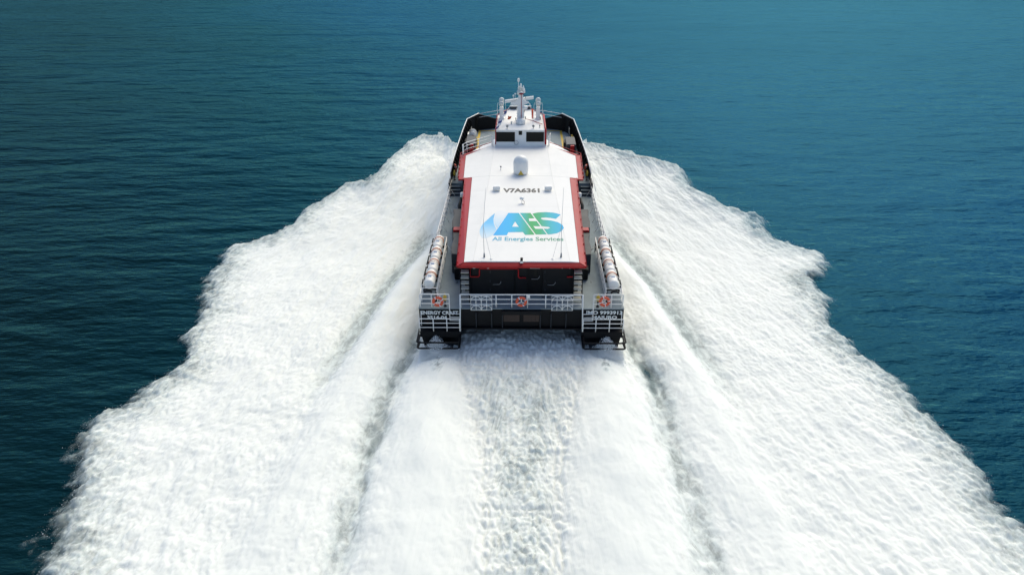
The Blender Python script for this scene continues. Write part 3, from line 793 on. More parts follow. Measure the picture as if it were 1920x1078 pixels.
gap = 0.004
ys = [1.36, 4.5, 7.8, 11.2, 14.8, 18.34]
for r0, r1 in list(zip(ys[:-1], ys[1:])) + [(18.36, 21.4), (21.4, 24.7), (24.7, 27.45)]:
    for (fa, fb) in ((-1, -0.34), (-0.34, 0.34), (0.34, 1)):
        def xx(fr, y):
            kk = float(np.interp(y, [1, 10, 18, 27], [3.3, 3.0, 2.75, 2.6]))
            return (lim(y) if abs(fr) == 1 else min(kk, lim(y) - 0.05)) * (1 if fr > 0 else -1)
        if fa == -0.34: ins = (gap, -gap)
        else: ins = (0.0, -gap) if fa == -1 else (gap, 0.0)
        a, b = r0 + gap, r1 - gap
        ps = [(xx(fa, a) + ins[0], a), (xx(fb, a) + ins[1], a), (xx(fb, b) + ins[1], b), (xx(fa, b) + ins[0], b)]
        MB().prism(ps, 6.2, [roof_z(*p_) for p_ in ps]).build('roof_panel', M['roofwhite'], roof)


def strip(a, b, c, dd, z_in, z_out, name='roof_border'):
    """a,b inner edge; c,dd outer edge"""
    zi0, zi1 = z_in
    q = [(a[0], a[1], zi0), (b[0], b[1], zi1), (c[0], c[1], z_out), (dd[0], dd[1], z_out)]
    MB().add(q + [(p[0], p[1], 6.15) for p in q], [(0, 1, 2, 3), (4, 5, 6, 7), (0, 1, 5, 4), (1, 2, 6, 5), (2, 3, 7, 6), (3, 0, 4, 7)]).build(name, M['red'], roof)


strip((-3.9, 1.34), (3.9, 1.34), (4.28, 1.02), (-4.28, 1.02), (RF - 0.07, RF - 0.07), 6.26)
for sgn in (-1, 1):
    strip((sgn * 3.92, 1.36), (sgn * 4.32, 18.3), (sgn * 4.92, 18.3), (sgn * 4.38, 1.04), (RF - 0.055, RF - 0.15), 6.28)
    strip((sgn * 5.07, 18.1), (sgn * 5.27, 24.7), (sgn * 5.75, 25.0), (sgn * 5.5, 18.1), (RF - 0.2, RF - 0.22), 6.26)
    strip((sgn * 4.34, 18.32), (sgn * 5.07, 18.32), (sgn * 5.5, 18.08), (sgn * 4.95, 18.08), (RF - 0.13, RF - 0.19), 6.27)
    # slanted front border
    strip((sgn * 5.27, 24.72), (sgn * 2.78, 27.4), (sgn * 2.85, 27.62), (sgn * 5.6, 25.0), (RF - 0.2, RF - 0.02), 6.3)
    # edge handrail on brackets
    hr = MB().tube([(sgn * 4.4, 1.08, 6.38), (sgn * 4.93, 18.2, 6.42)], 0.022, 5).build('edge_rail', M['red'], roof)
    for y in np.arange(1.6, 18, 1.5):
        x = 4.38 + 0.53 * (y - 1.05) / 17.2
        MB().box(min(sgn * (x - 0.04), sgn * (x + 0.04)), max(sgn * (x - 0.04), sgn * (x + 0.04)), y - 0.05, y + 0.05, 6.26, 6.38).build('rail_bracket', M['red'], hr)
    hr = MB().tube([(sgn * 5.55, 18.2, 6.4), (sgn * 5.78, 25.0, 6.42), (sgn * 2.9, 27.7, 6.65)], 0.03, 5).build('edge_rail', M['red'], roof)
    for y in np.arange(18.6, 25, 1.1):
        x = 5.53 + 0.25 * (y - 18.2) / 6.8
        MB().box(min(sgn * (x - 0.05), sgn * (x + 0.05)), max(sgn * (x - 0.05), sgn * (x + 0.05)), y - 0.06, y + 0.06, 6.2, 6.4).build('rail_bracket', M['red'], hr)
# aft edge handrail
ar = MB().tube([(-4.45, 0.98, 6.33), (4.45, 0.98, 6.33)], 0.02, 5).build('edge_rail', M['red'], roof)
for x in np.arange(-4.2, 4.3, 1.05):
    MB().box(x - 0.04, x + 0.04, 0.96, 1.04, 6.2, 6.33).build('rail_bracket', M['red'], ar)

# ---- lettering and emblem on the roof
FLAT = Matrix.Identity(4)
a, b = U(943, 361, Z=RF), U(1012, 361, Z=RF)
t0, t1 = U(977, 354, Z=RF), U(977, 361, Z=RF)
text('V7A6361', (t0[1] - t1[1]) / 0.70, M['text_black'], roof, 'call_sign', ((a[0] + b[0]) / 2, a[1] + 0.02, RF + 0.004), FLAT, width=b[0] - a[0], bold=0.06, extrude=0.002)


def zpx(x, y): return U(895 + x / 9.376, 345 + y / 9.376, Z=RF)


def emblem(name, pts, m, lift, parent, hole=None):
    bm = bmesh.new()
    for ring in [pts] + ([hole] if hole else []):
        vs_ = [bm.verts.new((*zpx(*p)[:2], RF + lift)) for p in ring]
        for i in range(len(vs_)): bm.edges.new((vs_[i], vs_[(i + 1) % len(vs_)]))
    bmesh.ops.triangle_fill(bm, edges=bm.edges[:], use_beauty=True, normal=(0, 0, 1))
    bmesh.ops.recalc_face_normals(bm, faces=bm.faces)
    if bm.faces and sum(f.normal.z for f in bm.faces) < 0: bmesh.ops.reverse_faces(bm, faces=bm.faces)
    ex = bmesh.ops.extrude_face_region(bm, geom=bm.faces[:])
    for v_ in [g for g in ex['geom'] if isinstance(g, bmesh.types.BMVert)]: v_.co.z += 0.003
    me = bpy.data.meshes.new(name); bm.to_mesh(me); bm.free(); me.materials.append(M[m])
    o = bpy.data.objects.new(name, me); COL.objects.link(o); o.parent = parent; return o


emblem('emblem_letter', [(275, 905), (545, 512), (728, 512), (1008, 893), (840, 897), (800, 847), (545, 850), (520, 902)], 'logo', 0.004, roof, [(663, 662), (610, 752), (730, 755)])
emblem('emblem_letter', [(748, 512), (935, 512), (1003, 605), (905, 608), (912, 655), (1043, 655), (1108, 745), (985, 742), (1020, 790), (1145, 790), (1222, 888), (1028, 890)], 'logo', 0.004, roof)
emblem('emblem_letter', [(968, 528), (1020, 512), (1080, 503), (1200, 497), (1330, 505), (1400, 520), (1465, 543), (1380, 615), (1290, 598), (1200, 592), (1130, 597), (1115, 612), (1150, 630), (1230, 638),
                         (1300, 645), (1420, 675), (1500, 725), (1522, 775), (1480, 830), (1400, 868), (1300, 885), (1240, 888), (1165, 790), (1240, 790), (1285, 773), (1250, 757), (1180, 748), (1132, 745)], 'logo', 0.004, roof)
emblem('emblem_flame', [(310, 515), (250, 562), (190, 618), (130, 672), (95, 705), (60, 765), (42, 820), (42, 880), (80, 950), (150, 960), (270, 903), (338, 800), (310, 740), (290, 690), (284, 620)], 'flame', 0.004, roof)
emblem('emblem_flame', [(318, 505), (345, 485), (400, 470), (470, 478), (535, 510), (350, 780), (318, 735), (300, 690), (292, 620)], 'flame2', 0.004, roof)
a, b = zpx(258, 985), zpx(1515, 985)
q0, q1 = zpx(800, 935), zpx(800, 1000)
text('All Energies Services', (q0[1] - q1[1]) / 0.72, M['logotext'], roof, 'slogan', ((a[0] + b[0]) / 2, q1[1] + 0.02, RF + 0.004), FLAT, width=b[0] - a[0], bold=0.022, extrude=0.002)

# ---- fittings on the cabin roof
p = U(976.5, 331, Z=RF); zt_ = U(976.5, 291.5, Y=p[1] + 0.72)[2]
rw = U(990.5, 315, Y=p[1] + 0.7)[0] - p[0]
yc = p[1] + 0.72; hh = zt_ - RF
dome = MB().lathe([(rw * 0.75, 0.0), (rw * 0.8, 0.05), (rw * 0.98, 0.1), (rw, 0.3)] + [(rw * math.cos(t_), hh - rw + rw * math.sin(t_)) for t_ in np.linspace(0, 1.5, 9)], (p[0], yc, RF), 'Z', 28).build('satellite_dome', M['white'], V)
pz = U(976, 325, Y=yc - rw)[2]
MB().add([(p[0] - 0.24, yc - rw - 0.012, pz - 0.17), (p[0] + 0.24, yc - rw - 0.012, pz - 0.17), (p[0], yc - rw - 0.012, pz + 0.25), (p[0] - 0.24, yc - rw + 0.05, pz - 0.17), (p[0] + 0.24, yc - rw + 0.05, pz - 0.17), (p[0], yc - rw + 0.05, pz + 0.25)],
         [(0, 1, 2), (3, 5, 4), (0, 3, 4, 1), (1, 4, 5, 2), (2, 5, 3, 0)]).build('warning_triangle', M['yellow'], dome)
for px in (931, 1028):
    p = U(px, 359, Z=RF)
    bxo = MB().box(p[0] - 0.3, p[0] + 0.3, p[1] - 0.05, p[1] + 0.5, RF + 0.12, RF + 0.42).build('roof_box', M['white'], V, 0.03)
    for e in (-0.22, 0.22):
        for g_ in (0.02, 0.42): MB().tube([(p[0] + e, p[1] + g_, RF), (p[0] + e, p[1] + g_, RF + 0.13)], 0.02).build('leg', M['white'], bxo)
p = U(978.5, 381, Z=RF)
an = MB().tube([(p[0], p[1], RF), (p[0], p[1], RF + 0.32)], 0.025).lathe([(0.05, 0.30), (0.17, 0.34), (0.2, 0.42), (0.14, 0.5), (0.03, 0.53)], (p[0], p[1], RF), 'Z', 14).build('mushroom_antenna', M['white'], V)
MB().tube([(p[0], p[1], RF + 0.3), (p[0] + 0.2, p[1] - 0.1, RF + 0.18), (p[0] + 0.18, p[1] - 0.35, RF + 0.03), (p[0] + 0.02, p[1] - 0.2, RF + 0.02)], 0.018).build('cable', M['rubber'], an)
p = U(939, 319, Z=RF); MB().tube([(p[0], p[1], RF), (p[0], p[1], RF + 0.28)], 0.025).lathe([(0.07, 0.27), (0.08, 0.33), (0.05, 0.38)], (p[0], p[1], RF), 'Z', 10).build('vent_cap', M['steel'], V)
p = (U(978, 489, Z=RF)[0], 1.3)
bk = MB().box(p[0] - 0.11, p[0] + 0.11, 1.16, 1.42, RF - 0.06, RF + 0.12).build('stern_light', M['white'], V, 0.02)
MB().box(p[0] - 0.09, p[0] + 0.09, 1.15, 1.34, RF + 0.12, RF + 0.32).build('stern_light_lens', M['black'], bk, 0.02)
# whip antennas on two-legged braces
for (bx_, by_), (sx_, sy_), (tx_, ty_), (mx_, my_) in (((908, 482), (921, 486), (911, 352), (906, 424)), ((1052, 482), (1036, 486), (1057, 352), (1053, 424))):
    p = U(bx_, by_, Z=RF); s_ = U(sx_, sy_, Z=RF); top = U(tx_, ty_, Y=p[1] + 0.1); md = U(mx_, my_, Y=p[1] + 0.05)
    w_ = MB().tube([p, md, top], [0.024, 0.015, 0.008], 6).build('whip_antenna', M['whip'], V)
    MB().tube([s_, md], 0.01, 5).build('antenna_brace', M['whip'], w_)
    MB().lathe([(0.07, 0), (0.07, 0.06), (0.04, 0.3)], p, 'Z', 10).build('antenna_base', M['steel'], w_)
    MB().lathe([(0.09, 0), (0.09, 0.03)], s_, 'Z', 10).build('brace_foot', M['white'], w_)

# ---- wheelhouse
WA, WF = 27.05, 33.2
ZA, ZF = 8.12, 8.45
wh = MB()
ring = [(-2.62, WA, 0), (2.62, WA, 0), (2.5, 31.2, 0), (1.25, WF, 0), (-1.25, WF, 0), (-2.5, 31.2, 0)]
wh.add([(x, y, 5.2) for x, y, _ in ring] + [(x * 0.94, y, ZA - 0.08 + (y - WA) / (WF - WA) * (ZF - ZA)) for x, y, _ in ring],
       [tuple(range(6))[::-1], tuple(range(6, 12))] + [(i, (i + 1) % 6, 6 + (i + 1) % 6, 6 + i) for i in range(6)])
wh = wh.build('wheelhouse', M['white'], V)
rp = [(-2.5, WA - 0.1), (2.5, WA - 0.1), (2.42, 31.3), (1.15, WF + 0.15), (-1.15, WF + 0.15), (-2.42, 31.3)]
wr = MB().prism(rp, [ZA - 0.1 + (y - WA) / (WF - WA) * (ZF - ZA) for x, y in rp], [ZA + (y - WA) / (WF - WA) * (ZF - ZA) for x, y in rp]).build('wheelhouse_roof', M['roofwhite'], wh, 0.03)
for (a, b) in ((930.5, 965.5), (986.5, 1020)):
    p0, p1 = U(a, 266, Y=WA - 0.02), U(b, 248, Y=WA - 0.02)
    fw = MB().box(p0[0] - 0.04, p1[0] + 0.04, WA - 0.03, WA + 0.02, p0[2] - 0.04, p1[2] + 0.02).build('window_frame', M['white'], wh, 0.01)
    MB().box(p0[0], p1[0], WA - 0.045, WA - 0.02, p0[2], p1[2]).build('window_pane', M['glass'], fw)
p0, p1 = U(972.5, 253.5, Y=WA - 0.03), U(979, 245.5, Y=WA - 0.03)
MB().box(p0[0], p1[0], WA - 0.05, WA + 0.02, p0[2], p1[2]).build('small_window', M['glass'], wh, 0.02)
p = U(968, 271, Z=RF)
MB().tube([(p[0] + 0.2 * math.cos(t_), WA - 0.12, 6.85 + 0.2 * math.sin(t_)) for t_ in np.linspace(0, 2 * PI, 12, endpoint=False)], 0.022, 5, True).build('hose_ring', M['steel'], wh)


def wz(y): return ZA + (y - WA) / (WF - WA) * (ZF - ZA)


for sgn, wdt in ((-1, 0.05), (1, 0.09)):
    MB().tube([(sgn * 2.46, WA - 0.16, 6.7), (sgn * 2.44, WA - 0.16, 8.0), (sgn * 2.42, WA + 0.1, wz(WA) + 0.09), (sgn * 2.36, 31.3, wz(31.3) + 0.09)], wdt, 6).build('red_side_trim', M['red'], wh)
    for y in np.arange(WA + 0.6, 31.2, 0.8): MB().box(sgn * 2.4 - 0.07, sgn * 2.4 + 0.07, y - 0.05, y + 0.05, wz(y) - 0.01, wz(y) + 0.15).build('trim_bracket', M['red'], wh)
    rt = MB().tube([(sgn * 2.36, 31.3, wz(31.3) + 0.12), (sgn * 1.15, WF + 0.1, wz(WF) + 0.12)], 0.035, 6).build('red_roof_edge', M['red'], wh)
    # dark slots and low white rail at the front of the roof
    MB().box(min(sgn * 0.35, sgn * 1.08), max(sgn * 0.35, sgn * 1.08), WF + 0.10, WF + 0.17, wz(WF) + 0.02, wz(WF) + 0.30).build('front_slot', M['greybox'], wh)
    MB().box(min(sgn * 0.3, sgn * 1.12), max(sgn * 0.3, sgn * 1.12), WF + 0.08, WF + 0.19, wz(WF) + 0.31, wz(WF) + 0.40).build('front_slot_cap', M['white'], wh)
    # flood light on the aft edge
    p = U(951 if sgn < 0 else 1000, 241, Z=wz(27.6))
    fl_ = MB().tube([(p[0], p[1], wz(p[1])), (p[0], p[1], wz(p[1]) + 0.22)], 0.03).lathe([(0.06, -0.05), (0.12, -0.1), (0.12, 0.02), (0.05, 0.08)], (p[0], p[1], wz(p[1]) + 0.25), 'Y', 12)
    fl_.build('flood_light', M['steel'], wh)
for px, py, hh_, rr_ in ((959, 232, 0.25, 0.1), (936, 232, 0.35, 0.07), (1013, 225, 0.3, 0.07), (1012, 238, 0.3, 0.06), (967, 226, 0.25, 0.06), (985, 224, 0.25, 0.08), (983, 213, 0.3, 0.09), (1007, 217, 0.25, 0.14), (938, 214, 0.3, 0.16)):
    p = U(px, py, Z=wz(29.5)); z = wz(p[1])
    MB().lathe([(rr_ * 0.6, 0), (rr_ * 0.6, hh_ * 0.5), (rr_, hh_ * 0.6), (rr_, hh_ * 0.9), (rr_ * 0.5, hh_)], (p[0], p[1], z), 'Z', 10).build('roof_fitting', M['lamp' if rr_ > 0.09 else 'steel'], wh)
pz = wz(29.2)
MB().tube([U(984, 223, Z=pz + 0.05), U(1000, 227, Z=pz + 0.05), U(1013, 232, Z=pz + 0.05), U(1017, 233, Z=pz + 0.05)], 0.03).build('red_conduit', M['red'], wh)

# ---- mast on the wheelhouse
MY = 29.6; mz = wz(MY)
mast = MB()


def sec(w, dpt, z, y): return [(-w, y - dpt, z), (w, y - dpt, z), (w, y + dpt, z), (-w, y + dpt, z)]


mast.loft([sec(0.36, 0.34, mz, MY), sec(0.33, 0.3, mz + 1.2, MY + 0.05), sec(0.24, 0.22, mz + 2.4, MY + 0.1), sec(0.2, 0.18, mz + 2.9, MY + 0.1)])
mast = mast.build('mast', M['white'], V, 0.03)
MB().lathe([(0.40, 0), (0.48, 0.06), (0.48, 0.35), (0.3, 0.5)], (0.0, MY - 0.75, wz(MY - 0.75)), 'Z', 10).build('mast_foot', M['white'], mast)
MB().tube([(0.06, MY - 0.36, mz + 0.1), (0.07, MY - 0.26, mz + 1.3), (0.06, MY - 0.16, mz + 2.85)], 0.028).build('red_conduit', M['red'], mast)
MB().tube([(0.06, MY - 0.38, mz + 0.12), (0.36, MY - 0.4, mz + 0.12), (0.38, MY - 0.7, mz + 0.06)], 0.028).build('red_conduit', M['red'], mast)
MB().lathe([(0.27, 0), (0.3, 0.05), (0.3, 0.1), (0.2, 0.14)], (0, MY + 0.1, mz + 2.68), 'Z', 12).build('red_band', M['red'], mast)
# curved arm and the radar scanner
armz = mz + 1.95
MB().loft([[(-1.0, MY - 0.12, armz - 0.30), (-1.0, MY + 0.12, armz - 0.30), (-1.0, MY + 0.12, armz - 0.12), (-1.0, MY - 0.12, armz - 0.12)],
           [(-0.5, MY - 0.16, armz - 0.32), (-0.5, MY + 0.16, armz - 0.32), (-0.5, MY + 0.16, armz + 0.0), (-0.5, MY - 0.16, armz + 0.0)],
           [(-0.1, MY - 0.2, armz - 0.4), (-0.1, MY + 0.2, armz - 0.4), (-0.1, MY + 0.2, armz + 0.4), (-0.1, MY - 0.2, armz + 0.4)],
           [(0.1, MY - 0.2, armz - 0.4), (0.1, MY + 0.2, armz - 0.4), (0.1, MY + 0.2, armz + 0.4), (0.1, MY - 0.2, armz + 0.4)],
           [(0.55, MY - 0.16, armz - 0.2), (0.55, MY + 0.16, armz - 0.2), (0.55, MY + 0.16, armz + 0.05), (0.55, MY - 0.16, armz + 0.05)],
           [(0.8, MY - 0.1, armz - 0.12), (0.8, MY + 0.1, armz - 0.12), (0.8, MY + 0.1, armz + 0.02), (0.8, MY - 0.1, armz + 0.02)]]).build('mast_arm', M['white'], mast, 0.03)
rp0, rp1 = U(947, 190.5, Y=MY + 0.35), U(1000.5, 183, Y=MY + 0.35)
dv = Vector(rp1) - Vector(rp0); ax = Vector((dv.x, 0.0, dv.z)).normalized(); c0 = (Vector(rp0) + Vector(rp1)) / 2
ln = dv.length / 2
q = []
for s_ in (-1, 1):
    for (a_, b_) in ((-0.16, -0.15), (0.12, -0.15), (0.14, 0.1), (0.0, 0.16), (-0.17, 0.1)):
        q.append(c0 + ax * (s_ * ln) + Vector((0, a_, b_)))
MB().add(q, [(0, 1, 2, 3, 4), (5, 6, 7, 8, 9)] + [(i, (i + 1) % 5, 5 + (i + 1) % 5, 5 + i) for i in range(5)]).build('radar_scanner', M['white'], mast, 0.02)
MB().lathe([(0.18, -0.35), (0.18, -0.12), (0.1, -0.1)], (c0.x, c0.y, c0.z), 'Z', 12).build('radar_gearbox', M['white'], mast)
MB().lathe([(0.12, -0.1), (0.24, -0.1), (0.3, 0.12), (0.26, 0.2)], (0.42, MY - 0.1, mz + 1.32), 'Z', 14).build('mast_dome', M['white'], mast)
# drooping halyard arms
MB().tube([(0.75, MY, armz - 0.05), (0.92, MY, armz - 0.25), (1.0, MY, armz - 0.6)], [0.07, 0.05, 0.03]).build('halyard_arm', M['white'], mast)
# head of the mast
hz = mz + 2.9
MB().lathe([(0.1, 0), (0.17, 0.05), (0.17, 0.3), (0.1, 0.42)], (-0.22, MY, hz - 0.25), 'Z', 12).build('masthead_lamp', M['lamp'], mast)
MB().lathe([(0.1, 0), (0.17, 0.08), (0.17, 0.3), (0.08, 0.42)], (-0.14, MY + 0.15, hz + 0.1), 'Z', 12).build('masthead_lamp', M['lamp'], mast)
MB().lathe([(0.08, 0), (0.13, 0.08), (0.13, 0.25), (0.06, 0.32)], (0.14, MY + 0.1, hz + 0.08), 'Z', 12).build('masthead_lamp', M['lamp'], mast)
t0 = U(972.2, 153, Y=MY)
MB().tube([(t0[0], MY, hz - 0.1), (t0[0], MY, t0[2])], 0.035).lathe([(0.06, -0.06), (0.12, 0.02), (0.12, 0.2), (0.06, 0.3)], t0, 'Z', 12).build('masthead_antenna', M['white'], mast)
for px, py, hh_, rr_ in ((976.6, 162, 0.42, 0.1), (981.4, 166, 0.42, 0.08), (983, 171, 0.42, 0.09)):
    p = U(px, py, Y=MY)
    MB().lathe([(rr_ * 0.7, -0.2), (rr_, -0.15), (rr_, 0.05), (rr_ * 0.5, 0.25)], p, 'Z', 10).tube([(p[0], MY, p[2] - 0.2), (p[0] * 0.7, MY + 0.02, hz - 0.1)], 0.03).build('mast_lamp', M['white'], mast)
MB().tube([(0.15, MY, hz - 0.2), (0.42, MY, hz - 0.35), (0.5, MY, hz - 0.6)], 0.025).build('mast_bracket', M['casing'], mast)
for px, py in ((962.5, 181), (966, 177.5)):
    p = U(px, py, Y=MY); MB().tube([(p[0], MY, armz - 0.1), (p[0], MY, p[2])], 0.02).lathe([(0.09, 0), (0.1, 0.05), (0.04, 0.12)], p, 'Z', 10).build('small_antenna', M['white'], mast)
for k in range(7): MB().box(-0.42, -0.34, MY - 0.12, MY + 0.1, mz + 0.25 + k * 0.25, mz + 0.29 + k * 0.25).build('mast_step', M['white'], mast)
# halyards
hl = [(-0.95, MY, armz - 0.15), (-2.2, WA + 0.1, wz(WA) + 0.1)]
MB().tube(hl, 0.012, 5).build('halyard', M['flagwhite'], mast)
MB().tube([(1.0, MY, armz - 0.6), (1.25, MY - 1.6, mz + 0.05)], 0.012, 5).build('halyard', M['flagwhite'], mast)

# ---- twin searchlight posts
for px in (940.5, 1009):
    sgn = -1 if px < 970 else 1
    Yp = 30.4; p = U(px, 205, Y=Yp); x = p[0]; zb = wz(Yp)
    z1 = U(px, 194.5, Y=Yp)[2]; z2 = U(px, 189.5, Y=Yp)[2]
    post = MB().box(x - 0.2, x + 0.2, Yp - 0.18, Yp + 0.18, zb - 0.05, z1 - 0.35).build('searchlight_post', M['white'], V, 0.03)
    MB().box(x - 0.3, x + 0.3, Yp - 0.3, Yp + 0.3, zb - 0.02, zb + 0.12).build('post_foot', M['white'], post, 0.02)
    for z, rr_, off in ((z1, 0.25, -0.1), (z2 - 0.02, 0.27, 0.3)):
        hd = MB().lathe([(0.1, 0.28), (rr_ * 0.8, 0.2), (rr_, 0.05), (rr_, -0.2)], (x, Yp + off, z), 'Y', 18).build('searchlight', M['white'], post)
        MB().lathe([(rr_ * 0.88, -0.19), (rr_ * 0.86, -0.225), (rr_ * 0.3, -0.24)], (x, Yp + off, z), 'Y', 18).build('searchlight_lens', M['lamp'], hd)
    MB().box(x - 0.06, x + 0.06, Yp + 0.18, Yp + 0.34, z1 - 0.5, z2 - 0.2).build('lamp_bracket', M['white'], post)
    hoop = MB()
    for e in (-0.42, 0.42): hoop.tube([(x + e, Yp - 0.25, zb), (x + e, Yp - 0.25, z1 - 0.1), (x + e * 0.8, Yp - 0.1, z1 + 0.1)], 0.02, 5)
    hoop.build('lamp_guard', M['white'], post)

# ---- roof rails beside the wheelhouse
rail([(-5.55, 24.9, 6.3), (-5.2, 25.6, 6.3), (-2.85, 27.5, 6.45)], [0.35, 0.7, 1.0], 'roof_rail', r=0.035, posts=1.6)
rail([(-5.5, 24.9, 6.3), (-5.5, 24.2, 6.3)], [0.35, 0.7, 1.0], 'roof_rail', r=0.035)
rail([(2.85, 27.3, 6.45), (2.95, 28.2, 6.45)], [0.5, 1.0], 'roof_rail', r=0.035)
for sgn in (-1, 1):
    MB().tube([(sgn * 2.72, WA - 0.15, 6.5), (sgn * 2.72, WA - 0.15, 7.55)], 0.05).build('rail_post', M['white'], V)

# ---- foredeck gear
for sgn in (-1, 1):
    xa, xb = (4.75, 5.75) if sgn > 0 else (-5.7, -4.7)
    yq = 30.6 if sgn > 0 else 30.9
    lk = MB().prism([(xa, yq), (xb, yq), (xb, yq + 2.4), (xa, yq + 2.4)], FD + 0.004, [5.55, 5.55, 5.65, 5.65]).build('foredeck_locker', M['greybox'], V, 0.05)
    MB().box(xa - 0.18, xa, yq + 1.1, yq + 2.2, FD + 0.1, 5.4).build('locker_side_box', M['black'], lk, 0.03)
    MB().box(xa + 0.42, xa + 0.82, yq - 0.36, yq - 0.02, FD + 0.004, 5.5).build('fire_box', M['red'], V, 0.03)
    MB().box(xa + 0.05, xa + 0.40, yq - 0.3, yq - 0.02, FD + 0.004, 5.2).build('dark_cabinet', M['black'], V, 0.03)
    # freeing port seen as a pale opening, yellow bollard
    MB().box(min(sgn * 5.42, sgn * 5.5), max(sgn * 5.42, sgn * 5.5), 36.6, 38.0, FD + 0.25, FD + 0.95).build('hawse_plate', M['steel'], V, 0.03)
    bl = MB()
    for e in (0, 0.55): bl.lathe([(0.12, 0), (0.12, 0.42), (0.17, 0.46), (0.17, 0.52)], (sgn * 5.75, 35.2 + e, FD), 'Z', 12)
    bl.build('bollard', M['yellow'], V)
# winch on the port side
wn = MB().box(-5.6, -4.95, 34.4, 36.4, FD + 0.004, FD + 0.2).build('winch', M['steel'], V, 0.02)
MB().lathe([(0.45, -0.55), (0.45, -0.48), (0.24, -0.46), (0.24, 0.46), (0.45, 0.48), (0.45, 0.55)], (-5.25, 35.7, FD + 0.6), 'Y', 16).build('winch_drum', M['canister'], wn)
MB().lathe([(0.2, -0.3), (0.22, 0.3)], (-5.2, 34.7, FD + 0.5), 'Y', 12).build('winch_motor', M['rubber'], wn)
MB().box(-5.75, -5.6, 34.6, 35.6, FD + 0.1, FD + 0.9).build('winch_bracket', M['canister'], wn, 0.02)
MB().box(-4.85, -4.6, 33.2, 33.7, FD + 0.004, FD + 0.9).build('yellow_cabinet', M['yellow'], V, 0.03)

# ---- life raft cradles (rails and brackets belong to the vessel)
for sgn in (-1, 1):
    cr_ = MB()
    for x in (5.85, 6.82): cr_.tube([(sgn * x, 1.0, DK + 0.75), (sgn * x, 8.9, DK + 0.75)], 0.035)
    cr_.tube([(sgn * 5.8, 8.95, DK + 1.25), (sgn * 6.85, 8.95, DK + 1.25)], 0.035); cr_.tube([(sgn * 5.8, 0.95, DK + 1.05), (sgn * 6.85, 0.95, DK + 1.05)], 0.035)
    for z in (0.35, 0.7, 1.05, 1.25)[:4]: cr_.tube([(sgn * 5.8, 0.95, DK + min(z, 1.05)), (sgn * 5.8, 8.95, DK + z)], 0.028)
    for z in (0.35, 1.05): cr_.tube([(sgn * 6.87, 0.95, DK + z), (sgn * 6.87, 9.1, DK + z)], 0.028)
    cr_ = cr_.build('raft_cradle', M['white'], V)
    for y in (0.95, 2.9, 4.9, 6.9, 8.95):
        MB().tube([(sgn * 5.8, y, DK), (sgn * 5.8, y, DK + 1.1)], 0.03).build('stanchion', M['white'], cr_)
        MB().tube([(sgn * 6.87, y, DK), (sgn * 6.87, y, DK + 1.05)], 0.03).build('stanchion', M['white'], cr_)
    for y in (1.0, 8.9):
        MB().tube([(sgn * 5.8, y, DK + 0.6), (sgn * 5.3, y - 0.25, DK)], 0.025).build('brace', M['white'], cr_)
    for y in (1.5, 2.7, 3.4, 4.5, 5.2, 6.4, 7.1, 8.3):
        MB().tube([(sgn * 6.75, y, DK + 0.45), (sgn * 6.88, y, DK + 1.0), (sgn * 6.80, y + 0.25, DK + 1.32)], 0.055, 6).build('raft_bracket', M['rubber'], cr_)
        MB().box(min(sgn * 5.95, sgn * 6.75), max(sgn * 5.95, sgn * 6.75), y - 0.06, y + 0.06, DK + 0.62, DK + 0.82).build('raft_chock', M['rubber'], cr_)
    MB().tube([(sgn * 5.86, 0.95, DK), (sgn * 5.86, 1.15, DK + 0.85)], 0.075).lathe([(0.15, 0), (0.15, 0.05)], (sgn * 5.86, 0.93, DK + 0.003), 'Z', 10).build('cradle_foot', M['rubber'], cr_)
    MB().tube([(sgn * 6.15, 1.0, DK + 0.7), (sgn * 6.3, 1.0, DK + 0.78), (sgn * 6.55, 1.0, DK + 0.78), (sgn * 6.7, 1.0, DK + 0.7)], 0.08).build('end_buffer', M['rubber'], cr_)
    MB().tube([(sgn * 5.82, 8.6, DK + 0.2), (sgn * 5.82, 8.6, DK + 0.95)], 0.07).build('cradle_foot', M['rubber'], cr_)

# ================================================================== loose things on board
ORD = ['aftmost', 'second', 'third', 'foremost']


def make_raft(x, y, side, k):
    t = thing('life_raft_canister', (x, y, DK + 0.82), f'white life raft canister, {ORD[k]} from the stern in the {side} cradle', 'life raft', 'life raft canisters in the side cradles')
    L, r_ = 0.93, 0.36
    prof = [(0.05, -L), (r_ * 0.8, -L + 0.015), (r_ * 0.95, -L + 0.06), (r_ * 0.98, -L + 0.2), (r_, -0.22), (r_, -0.03), (r_ + 0.014, -0.025), (r_ + 0.014, 0.025), (r_, 0.03), (r_, 0.22), (r_ * 0.98, L - 0.2), (r_ * 0.95, L - 0.06), (r_ * 0.8, L - 0.015), (0.05, L)]
    MB().lathe(prof, (0, 0, r_), 'Y', 22).build('shell', M['canister'], t)
    for yy in ((0.5,) if k % 2 else (0.4,)):
        MB().lathe([(r_ * 0.99, yy - 0.05), (r_ + 0.022, yy - 0.05), (r_ + 0.022, yy + 0.05), (r_ * 0.99, yy + 0.05)], (0, 0, r_), 'Y', 22).build('strap', M['strap'], t)
    MB().tube([(r_ * 1.03 * math.cos(a_), 0.2, r_ + r_ * 1.03 * math.sin(a_)) for a_ in np.linspace(0, 2 * PI, 20, endpoint=False)], 0.016, 5, True).build('strap', M['strap'], t)
    MB().box(-0.11, 0.11, -0.36, -0.22, 2 * r_ - 0.03, 2 * r_ + 0.012).build('label_plate', M['labelblue'], t)
    return t


for sgn, side in ((-1, 'left side'), (1, 'right side')):
    for k, y in enumerate((2.05, 3.98, 5.91, 7.84)): make_raft(sgn * 6.34, y, side, k)


